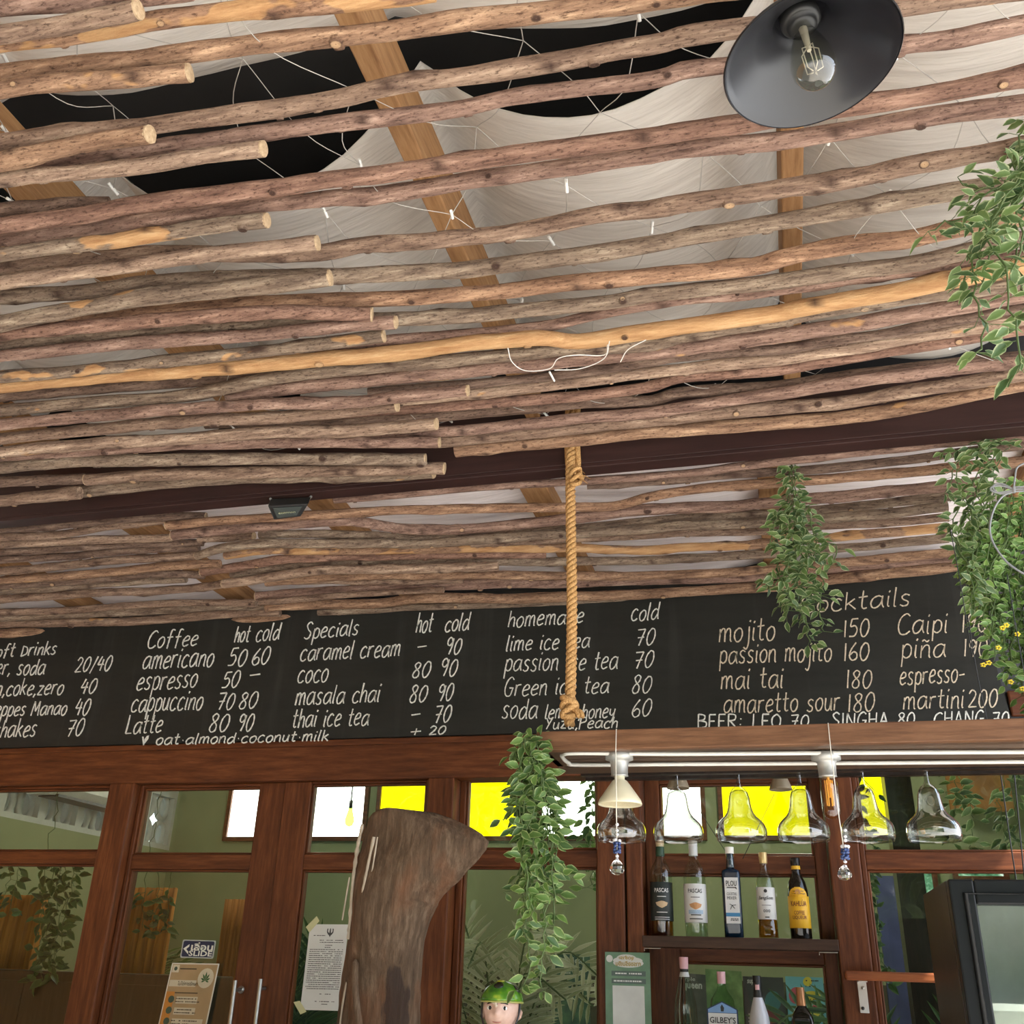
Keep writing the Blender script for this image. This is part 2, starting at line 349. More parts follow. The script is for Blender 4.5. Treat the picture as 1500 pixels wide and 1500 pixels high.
# ------------------------------------------------------------------ inner room
GREENWALL = plain('olive_green_paint', (0.27, 0.31, 0.165), 0.85, var=0.1, sc=2)
YB = 5.8
struct(bx('wall_inner_back', GREENWALL, -3.75, 1.5, YB, YB+0.1, -1.55, 1.35))
struct(bx('wall_inner_left', GREENWALL, -3.85, -3.74, 3.64, YB, -1.55, 0.62))
struct(bx('wall_inner_right', GREENWALL, 1.5, 1.6, 3.64, YB, -1.55, 1.35))
struct(bx('ceiling_inner', plain('inner_ceiling_board', (0.30, 0.22, 0.12), 0.8), -3.85, 1.6, 3.64, YB+0.1, 1.35, 1.40))
struct(bx('floor_inner', plain('inner_floor_tile', (0.16, 0.12, 0.09), 0.5), -3.85, 1.6, 3.64, YB+0.1, -1.549, -1.535))
DADO = plain('brown_dado_paint', (0.085, 0.075, 0.04), 0.8)
struct(bx('baseboard_inner', DADO, -3.74, 1.5, YB-0.03, YB-0.001, -1.53, -0.02))
# breeze blocks on the left inner wall
BLOCK = plain('pale_breeze_block', (0.50, 0.52, 0.47), 0.8)
b = MB(); xw = -3.74
z0 = 0.62
struct(bx('wall_inner_upper', BLOCK, -3.95, -3.92, 3.64, YB, 0.62, 1.35))
for j in range(7):
    for i in range(2):
        ya, yb = 3.66+j*0.305, 3.66+(j+1)*0.305; za, zb = z0+i*0.34, z0+(i+1)*0.34
        w = 0.028
        for q in ((ya, yb, za, za+w), (ya, yb, zb-w, zb), (ya, ya+w, za+w, zb-w), (yb-w, yb, za+w, zb-w)): b.box(xw-0.10, xw, q[0], q[1], q[2]+EYE, q[3]+EYE)
        cy_, cz_ = (ya+yb)/2, (za+zb)/2
        for sy in (-1, 1):
            for sz in (-1, 1):
                c0 = (cy_+sy*0.075, cz_+sz*0.082); ring = []
                for t in range(20):
                    a = 2*math.pi*t/20; ring.append((xw-0.05, c0[0]+0.055*math.cos(a), c0[1]+0.07*math.sin(a)+EYE))
                b.tube(ring, 0.018, 6, closed=True)
struct(b.build('wall_inner_blocks', BLOCK))
# clerestory panes
YEL = lit('yellow_daylit_glass', (1.0, 0.90, 0.0), 1.5); WHT = lit('clear_daylit_glass', (0.95, 1.0, 0.93), 3.5)
def pane_at(name, xa, xb, za, zb, mt, y=YB):
    root = bpy.data.objects.new(name, None); COL.objects.link(root); root.location = (xa, y, za+EYE); struct(root)
    f = MB(); w = 0.025
    for q in ((xa-w, xb+w, za-w, za), (xa-w, xb+w, zb, zb+w), (xa-w, xa, za, zb), (xb, xb+w, za, zb)): f.box(q[0], q[1], y-0.03, y-0.001, q[2]+EYE, q[3]+EYE)
    f.build('frame', DARKWOOD if mt is None else REDWOOD, root)
    p = MB(); p.box(xa, xb, y-0.012, y-0.004, za+EYE, zb+EYE); p.build('pane', mt, root)
    return root
for k, (xa, xb, mt) in enumerate([(-3.34, -3.15, WHT), (-2.86, -2.44, WHT), (-2.335, -2.03, YEL), (-1.80, -1.48, YEL), (-1.33, -1.02, WHT), (-0.63, -0.42, WHT), (-0.30, 0.20, YEL), (0.36, 0.575, YEL)]):
    pane_at('window_%d' % (6+k), xa, xb, 0.70, 1.03, mt)
# ------------------------------------------------------------------ branches
def tint(k):
    return {'p': (1.04, 0.90, 0.88), 'b': (1.0, 0.92, 0.84), 'g': (0.94, 0.95, 0.88), 'd': (0.66, 0.60, 0.57), 'l': (1.32, 1.26, 1.16), 't': (1.22, 1.02, 0.82), 'r': (0.98, 0.78, 0.72), 'o': (1.2, 0.96, 0.76)}[k]
LOOK = {'p': 'pinkish brown', 'b': 'brown', 'g': 'grey brown', 'd': 'dark brown', 'l': 'pale grey', 't': 'tan', 'r': 'reddish brown', 'o': 'orange brown'}
import numpy as np
LAID = []
def branch(px, rpx, z, look, peel, label, group, ends='', seed=0):
    """px: photo points along the branch; ends: l/r where a sawn end shows; others run on past the frame."""
    rnd = random.Random(seed*13+5)
    wob = [0.003*rnd.uniform(-1, 1) for _ in px]; mid = at(*px[len(px)//2], Z=z); r0 = rpx*depth(mid)/F; best = None
    for dz in (0, .008, -.008, .016, -.016, .024, -.024, .034, -.034, .044, .055):
        Pz = [at(x, y, Z=z+dz+w_) for (x, y), w_ in zip(px, wob)]
        A = np.array([tuple(q) for q in resample(spline(Pz, 6), 0.03)]); gap_ = 1.0
        for B, rb in LAID:
            if abs(B[:, 1].mean()-A[:, 1].mean()) > 0.35: continue
            gap_ = min(gap_, np.sqrt(((A[:, None]-B[None])**2).sum(2)).min()-1.08*(r0+rb))
        if best is None or gap_ > best[0]: best = (gap_, dz, Pz, A)
        if gap_ > 0: break
    z += best[1]; P = best[2]; LAID.append((best[3], r0))
    if px[0][0] <= 5 and 'l' not in ends: d = (P[0]-P[1]).normalized(); P.insert(0, P[0]+Vector((d.x, d.y*0.6, 0))*0.45)
    if px[-1][0] >= 1480 and 'r' not in ends: d = (P[-1]-P[-2]).normalized(); P.append(P[-1]+Vector((d.x, d.y*0.6, 0))*0.45)
    Q = resample(spline(P, 8), 0.022); k = len(Q)
    knots = [rnd.randrange(2, max(3, k-2)) for _ in range(max(2, k//11))]; ka = [rnd.uniform(0, 6.28) for _ in knots]
    rr = []; n = 12; cols = {}
    Q = [q + Vector((0, 0.0022*noise.noise(Vector((i*0.21, seed, 1))), 0.0022*noise.noise(Vector((i*0.21, seed, 7))))) for i, q in enumerate(Q)]
    for i in range(k):
        f = 1 + 0.10*noise.noise(Vector((i*0.16, seed*3.1, 0.5))) + 0.06*noise.noise(Vector((i*0.5, seed*1.7, 4)))
        rr.append(r0*f)
    def prof(i, a):
        f = 1 + 0.07*noise.noise(Vector((i*0.35, math.cos(a)*1.2, math.sin(a)*1.2+seed)))
        for q, kk in zip(knots, ka):
            dd = abs(i-q)
            if dd < 2:
                da = math.cos(a-kk)
                if da > 0.75: f += 0.24*(da-0.75)*4*(1-dd/2)
        return f
    def col(i, j):
        v = 0
        a = 2*math.pi*j/n
        for q, kk in zip(knots, ka):
            if abs(i-q) < 1 and math.cos(a-kk) > 0.88: v = 0.85
        return (v, 0, 0, 1)
    root = thing('branch', label, 'branch', Q[0], group)
    b = MB(); b.tube(Q, rr, n, prof=prof, c=col, caps=True)
    for q_ in range(max(2, int(k*0.022*2.6))):
        i = rnd.randrange(1, k-1); t_ = (Q[min(k-1, i+1)]-Q[i-1]).normalized(); a = rnd.uniform(-2.6, 0.5)
        w_ = Vector((0, 1, 0)); w_ = (w_-t_*w_.dot(t_)).normalized(); u_ = t_.cross(w_); dr_ = w_*math.cos(a)+u_*math.sin(a)
        if dr_.z > 0.4: dr_ = -dr_
        R3 = Matrix((t_, dr_.cross(t_), dr_)).transposed(); kr = rr[i]*rnd.uniform(.26, .5); hh_ = rr[i]*rnd.uniform(.08, .3)
        st_ = [(kr*1.7, -rr[i]*.30), (kr*1.15, hh_*.2), (kr, hh_), (kr*.75, hh_*1.02), (kr*.2, hh_*.75), (0.0, hh_*.75)]
        dark = rnd.random() < 0.6; n_ = 9; cen_ = Q[i]+dr_*rr[i]*.97; vs_ = []; cs_ = []
        for j_, (r_, z_) in enumerate(st_):
            for m_ in range(n_):
                aa = 2*math.pi*m_/n_; vs_.append(cen_+R3 @ Vector((r_*1.3*math.cos(aa), r_*math.sin(aa), z_))); cs_.append(((0, 0, 0, 1), (.25, 0, 0, 1), (.5, 0, 0, 1), (.9, 0, 0, 1) if dark else (0, .6, 0, 1), (.95, 0, 0, 1) if dark else (0, .9, 0, 1), (.6, 0, 0, 1))[j_])
        b.add(vs_, [(j_*n_+m_, j_*n_+(m_+1) % n_, (j_+1)*n_+(m_+1) % n_, (j_+1)*n_+m_) for j_ in range(5) for m_ in range(n_)], 0, cs_, True)
    loc = Q[0]
    o = b.build('bark', BARK, root, loc=loc)
    o.color = (*tint(look), peel + 0.205)
    for e, q, t, r in (('l', Q[0], (Q[0]-Q[1]).normalized(), rr[0]), ('r', Q[-1], (Q[-1]-Q[-2]).normalized(), rr[-1])):
        if e in ends:
            c = MB(); u = Vector((0, 0, 1)); w = t.cross(u).normalized(); u = w.cross(t); m = 14
            skew = rnd.uniform(-0.12, 0.12)
            vs = []
            for ring, rf, off in ((0, 0.97, -0.001), (1, 0.96, 0.0035), (2, 0.6, 0.0045)):
                for j in range(m):
                    a = 2*math.pi*j/m; rad = r*rf*(1+0.08*noise.noise(Vector((math.cos(a)*2, math.sin(a)*2, seed+ring*0.1))))
                    vs.append(q + u*math.cos(a)*rad + w*math.sin(a)*rad + t*(off + skew*rad*math.cos(a)))
            vs.append(q+t*0.0045)
            fs = [(i*m+j, i*m+(j+1) % m, (i+1)*m+(j+1) % m, (i+1)*m+j) for i in range(2) for j in range(m)] + [(2*m+j, 2*m+(j+1) % m, 3*m) for j in range(m)]
            c.add(vs, fs, 0, None, False)
            e_ = c.build('cut_end', CUT, root); e_['label'] = 'pale sawn end'
    return root
ORD = 'first second third fourth fifth sixth seventh eighth ninth tenth eleventh twelfth thirteenth fourteenth fifteenth sixteenth seventeenth eighteenth nineteenth twentieth twenty-first twenty-second twenty-third twenty-fourth twenty-fifth twenty-sixth twenty-seventh twenty-eighth'.split()
ZL, ZS = 1.288, 1.243
# long branches, from the maroon beam towards the lamp
LONG = [
 ([(667,660),(750,652),(817,647),(950,633),(1000,630),(1133,620),(1233,612),(1333,597),(1433,577),(1500,563)], 10, 't', .12, ''),
 ([(640,647),(750,637),(817,630),(950,616),(1000,610),(1100,600),(1233,590),(1333,573),(1467,553),(1500,548)], 10, 'b', .1, ''),
 ([(480,640),(633,633),(717,627),(850,613),(950,605),(1000,597),(1133,577),(1267,557),(1400,540),(1500,530)], 9, 'p', .05, ''),
 ([(300,620),(450,617),(583,613),(717,603),(850,590),(950,587),(1000,575),(1133,567),(1267,548),(1367,537),(1500,523)], 9, 'd', .05, ''),
 ([(400,612),(587,600),(717,590),(850,580),(950,567),(1000,553),(1133,542),(1267,520),(1433,493),(1500,482)], 8.5, 'r', .05, ''),
 ([(480,595),(687,577),(817,563),(917,550),(950,547),(1000,540),(1133,527),(1250,510),(1367,490),(1450,477),(1500,468)], 9, 'l', .12, ''),
 ([(540,575),(683,563),(817,550),(950,530),(1000,522),(1133,512),(1233,498),(1333,482),(1500,450)], 7.5, 'd', .02, ''),
 ([(333,580),(450,566),(550,556),(683,543),(783,533),(883,523),(950,517),(1000,510),(1133,493),(1233,478),(1300,466),(1417,447),(1500,432)], 11, 'p', .13, ''),
 ([(0,602),(133,590),(267,580),(383,557),(450,547),(583,535),(717,523),(817,513),(950,505),(1000,492),(1133,470),(1233,450),(1333,435),(1427,425),(1500,412)], 10, 'g', .08, ''),
 ([(0,580),(167,567),(333,555),(420,548)], 9, 'd', .0, ''),
 ([(0,566),(140,552),(273,543),(450,528),(567,519),(650,508),(783,495),(850,500),(950,485),(1000,478),(1133,460),(1177,450),(1300,430),(1407,407),(1500,390)], 11.5, 'o', .60, ''),
 ([(420,520),(563,500),(717,487),(800,478),(850,466),(950,446),(1000,438),(1100,430),(1233,410),(1300,400),(1377,393),(1500,374)], 9, 'p', .1, ''),
 ([(0,502),(200,488),(417,473),(583,467),(683,463),(783,453),(883,443),(950,433),(1000,427),(1133,413),(1247,397),(1333,387),(1417,368),(1500,350)], 11, 'g', .0, ''),
 ([(0,480),(200,460),(333,447),(450,442),(583,437),(717,428),(850,413),(950,405),(1000,400),(1100,391),(1150,377),(1233,360),(1333,350),(1400,335),(1500,318)], 12.5, 'o', .1, ''),
 ([(0,435),(100,430),(200,417),(317,408),(490,404),(583,400),(683,395),(783,382),(877,371),(950,358),(1000,350),(1150,323),(1267,303),(1367,286),(1433,275),(1500,264)], 12.5, 'g', .03, ''),
 ([(0,395),(100,383),(233,371),(350,372),(467,370),(550,357),(640,352),(750,340),(883,313),(950,307),(1000,298),(1143,277),(1267,257),(1333,243),(1467,220),(1500,213)], 13, 'b', .1, ''),
 ([(0,352),(133,335),(267,315),(400,298),(500,289),(577,283),(717,260),(817,247),(950,227),(1000,219),(1143,206),(1267,187),(1367,170),(1500,153)], 13, 'p', .04, ''),
 ([(0,308),(50,304),(90,300),(160,298)], 11, 'd', .0, ''),
 ([(0,330),(113,317),(200,300),(377,278),(500,262),(617,247),(750,227),(950,201),(1000,193),(1117,176),(1267,152),(1367,138),(1500,112)], 13.5, 'r', .09, ''),
 ([(0,252),(90,238),(250,213),(353,198),(500,180),(567,172),(667,160),(763,140),(950,118),(1000,103),(1067,96),(1200,82),(1313,67),(1400,57),(1500,35)], 12.5, 'p', .02, ''),
 ([(0,208),(100,195),(200,187),(300,173),(400,160),(500,143),(567,127),(667,113),(783,96),(950,66),(1000,52),(1090,42),(1200,28),(1300,12),(1420,-4),(1500,-16)], 14, 'b', .08, ''),
 ([(0,108),(100,98),(257,80),(400,62),(500,54),(550,47),(683,30),(783,19),(950,0),(1100,-20)], 14.5, 't', .12, ''),
 ([(0,64),(100,53),(233,29),(333,17),(500,5),(640,-12)], 13.5, 'o', .3, ''),
 ([(0,12),(150,2),(280,-12)], 13, 'p', .0, ''),
]
for i, (px, r, lk, pl, en) in enumerate(LONG):
    pe = ', peeled to orange wood' if pl > 0.25 else ''
    branch(px, r, ZL + (0.012 if lk == 'd' else 0), lk, pl, '%s long %s branch from the maroon beam towards the lamp%s' % (ORD[i], LOOK[lk], pe), 'long branches between the beam and the lamp', en, 100+i)
SHORT = [
 ([(0,734),(60,728),(117,722)], 9, 'b', .05, ''),
 ([(118,720),(200,712),(330,701),(450,698),(560,697),(635,692)], 9.5, 'g', .06, 'lr'),
 ([(127,703),(230,696),(330,693),(500,690),(650,686)], 9, 'b', .03, 'lr'),
 ([(0,707),(60,704),(125,701)], 8, 'd', .0, ''),
 ([(0,685),(100,677),(267,673),(400,672),(520,673),(622,673)], 9, 'g', .04, 'r'),
 ([(0,668),(133,660),(233,653),(400,648),(500,648),(643,648)], 8.5, 'p', .08, 'r'),
 ([(0,662),(133,650),(267,643),(400,633),(500,632),(638,621)], 9, 'l', .12, 'r'),
 ([(0,643),(100,633),(267,617),(400,612),(500,603),(583,594)], 9, 'b', .05, 'r'),
 ([(0,622),(167,607),(367,593),(500,590),(600,580),(684,572)], 9, 'p', .06, 'r'),
 ([(0,552),(100,545),(213,532),(300,523),(383,515),(500,500),(563,491)], 9.5, 'g', .20, 'r'),
 ([(0,523),(100,511),(233,500),(350,493),(500,478),(579,472)], 9.5, 'p', .06, 'r'),
 ([(0,490),(100,480),(200,472),(300,463),(417,457),(543,461)], 10.5, 'r', .12, 'r'),
 ([(0,473),(100,455),(213,436),(333,424),(420,415),(483,407)], 12.5, 'g', .14, 'r'),
 ([(0,415),(50,407),(197,388),(300,373),(400,363),(464,356)], 11, 'l', .06, 'r'),
 ([(0,373),(127,357),(233,344),(327,329),(394,322)], 11, 'g', .22, 'r'),
 ([(0,262),(110,253),(197,245),(283,231),(384,218)], 12, 'l', .08, 'r'),
 ([(0,238),(83,219),(150,206),(218,197)], 13.5, 't', .08, 'r'),
 ([(0,132),(53,124),(167,116),(276,106)], 14, 't', .16, 'r'),
 ([(0,50),(100,37),(150,25),(201,14)], 14, 'b', .05, 'r'),
]
for i, (px, r, lk, pl, en) in enumerate(SHORT):
    tail = ', its pale sawn end showing' if 'r' in en else ', its end tucked away'
    branch(px, r, ZS + 0.004*(i % 2), lk, pl, '%s short %s branch counted up from the maroon beam%s' % (ORD[i], LOOK[lk], tail), 'short lapped branches above the beam', en, 200+i)
ZR, ZQ = 1.282, 1.262
REARA = [
 ([(0,775),(80,770),(170,761),(240,757),(302,757)], 6.5, 'd', .0, 'r'),
 ([(0,787),(80,784),(130,776),(170,770),(250,762)], 6, 'b', .0, ''),
 ([(0,798),(100,793),(160,790),(252,788)], 6, 'l', .1, ''),
 ([(0,809),(80,805),(160,799),(220,797),(300,795)], 5.5, 'd', .0, ''),
 ([(0,820),(100,815),(180,807),(292,802)], 6, 'd', .0, ''),
 ([(0,837),(80,830),(180,820),(292,814)], 6.5, 'b', .04, ''),
 ([(0,850),(120,842),(200,834),(260,828),(322,826)], 6.5, 't', .14, ''),
 ([(0,858),(100,852),(180,845),(240,840),(300,843)], 6, 'd', .0, ''),
 ([(0,866),(60,863),(120,858),(200,852),(275,848)], 5.5, 'g', .0, ''),
 ([(0,877),(80,873),(140,868),(220,866),(290,861),(335,854)], 6.5, 'b', .06, ''),
 ([(0,897),(100,894),(180,888),(260,883),(310,883),(375,883)], 5.5, 'b', .0, ''),
 ([(0,905),(120,899),(200,896),(280,891),(330,888),(388,887)], 6.5, 'g', .0, ''),
 ([(0,914),(100,912),(180,911),(250,906),(350,898),(412,897)], 6.5, 'b', .08, ''),
 ([(0,928),(100,925),(200,920),(300,913),(390,907),(458,904)], 7, 't', .05, 'r'),
]
for i, (px, r, lk, pl, en) in enumerate(REARA):
    branch(px, r, ZR, lk, pl, '%s %s branch below the maroon beam, in the bundle over the soft drinks menu' % (ORD[i], LOOK[lk]), 'branches over the soft drinks end of the menu', en, 300+i)
REARB = [
 ([(490,732),(600,723),(700,713),(800,708),(890,702),(970,697),(1050,688),(1140,676),(1220,667),(1300,658),(1400,647),(1500,640)], 6.5, 'p', .0, ''),
 ([(860,711),(950,706),(1000,702),(1080,694),(1180,689),(1300,677),(1450,657),(1500,652)], 6.5, 'd', .0, ''),
 ([(245,770),(330,762),(400,758),(450,755),(550,749),(600,747),(760,744),(850,743),(900,741),(950,728),(1010,718),(1080,711),(1180,704),(1300,694),(1440,681),(1500,676)], 7, 'o', .10, 'l'),
 ([(254,784),(350,774),(450,766),(510,763),(560,770),(600,775),(660,776),(740,770),(850,758),(950,746),(1050,743),(1100,739),(1200,730),(1335,717),(1445,706)], 8, 'p', .12, 'l'),
 ([(290,790),(330,788),(373,785)], 5.5, 'b', .05, 'r'),
 ([(380,783),(470,782),(550,785),(600,788),(700,787),(770,779),(830,775),(910,768),(1000,759),(1100,754),(1200,747),(1335,733),(1440,721)], 6.5, 'g', .0, ''),
 ([(289,814),(330,802),(390,796),(450,796),(550,796),(600,797),(700,791),(800,783),(850,781),(950,774),(1000,770),(1100,767),(1200,760),(1300,752),(1390,742)], 7, 'g', .0, 'l'),
 ([(690,796),(830,790),(930,785),(1000,781),(1120,778),(1200,771),(1300,766),(1390,757)], 6, 'b', .0, ''),
 ([(330,814),(390,806),(430,807),(550,806),(600,805),(700,803),(800,803),(850,803),(950,806),(1000,802),(1100,798),(1210,788),(1300,780),(1390,773)], 6.5, 't', .30, ''),
 ([(296,838),(350,830),(410,820),(490,816),(550,814),(700,812),(800,811)], 7, 'r', .0, 'l'),
 ([(340,842),(410,832),(470,826),(550,821),(600,823),(700,822),(800,823),(850,822),(950,821),(1000,818),(1100,813),(1220,804),(1300,797),(1390,788)], 6.5, 'g', .0, ''),
 ([(328,855),(370,850),(420,842),(470,835),(550,834),(680,831),(730,829)], 7, 'l', .1, 'l'),
 ([(390,853),(460,847),(550,843),(660,843),(720,842),(850,844),(950,843),(1080,838),(1120,834),(1300,818),(1400,808)], 6.5, 't', .06, ''),
 ([(420,852),(510,852),(600,852),(680,850)], 4.5, 'b', .0, ''),
 ([(376,874),(430,870),(490,866),(580,860),(660,857),(740,854),(830,854),(890,851),(1000,848),(1100,844),(1250,828),(1400,815)], 8, 'p', .05, 'l'),
 ([(380,882),(440,878),(500,872),(600,866),(650,864)], 4.5, 'b', .0, ''),
 ([(390,890),(450,886),(550,884),(620,876),(700,876),(750,877),(830,874),(950,870),(1080,862),(1140,858),(1200,851),(1300,840),(1405,829)], 7.5, 't', .06, ''),
 ([(466,897),(550,894),(600,890),(700,887),(800,883),(900,878),(1000,874)], 5, 'g', .0, ''),
 ([(1120,854),(1250,838),(1335,829),(1405,822)], 5, 'r', .0, ''),
]
for i, (px, r, lk, pl, en) in enumerate(REARB):
    branch(px, r, ZQ if 'l' in en else ZQ+0.012, lk, pl, '%s %s branch below the maroon beam, in the bundle behind the rope' % (ORD[i], LOOK[lk]), 'branches behind the rope', en, 400+i)
# ------------------------------------------------------------------ chalkboard and its writing
def boardmat():
    m = N('chalkboard_black'); f = m.noise(m.coords((1.5, 1, 6)), 2, 5, 0.7); d = m.noise(m.coords((9, 1, 0.8)), 1.5, 4)
    c = m.ramp(f, [(0.3, (0.014, 0.014, 0.012)), (0.75, (0.026, 0.026, 0.022))])
    c = m.mix(m.ramp(d, [(0.55, (0, 0, 0)), (0.8, (0.35, 0.35, 0.35))]), c, (0.06, 0.06, 0.055))
    m.bsdf(c, 0.55, spec=0.3); return m.mat
YC = 3.478
cb = MB(); A = [at(1475, 1052, Y=YC), at(1402, 846, Y=YC)]
zb, zt = 0.779+EYE, 1.335+EYE
vs = [(-5.0, YC, zb), (0.752, YC, zb), (-5.0, YC+0.018, zb), (0.752, YC+0.018, zb), (-5.0, YC, zt), (0.700, YC, zt), (-5.0, YC+0.018, zt), (0.700, YC+0.018, zt)]
cb.hexa([vs[0], vs[1], vs[2], vs[3], vs[4], vs[5], vs[6], vs[7]])
board = cb.build('chalkboard', boardmat(), loc=(-2, YC, zb)); tag(board, 'long black chalkboard drinks menu with white handwriting above the doors', 'chalkboard')
CHALK = plain('white_chalk', (0.72, 0.72, 0.66), 0.9, var=0.25, sc=160)
CHALK2 = plain('buff_chalk', (0.62, 0.53, 0.40), 0.9, var=0.25, sc=160)
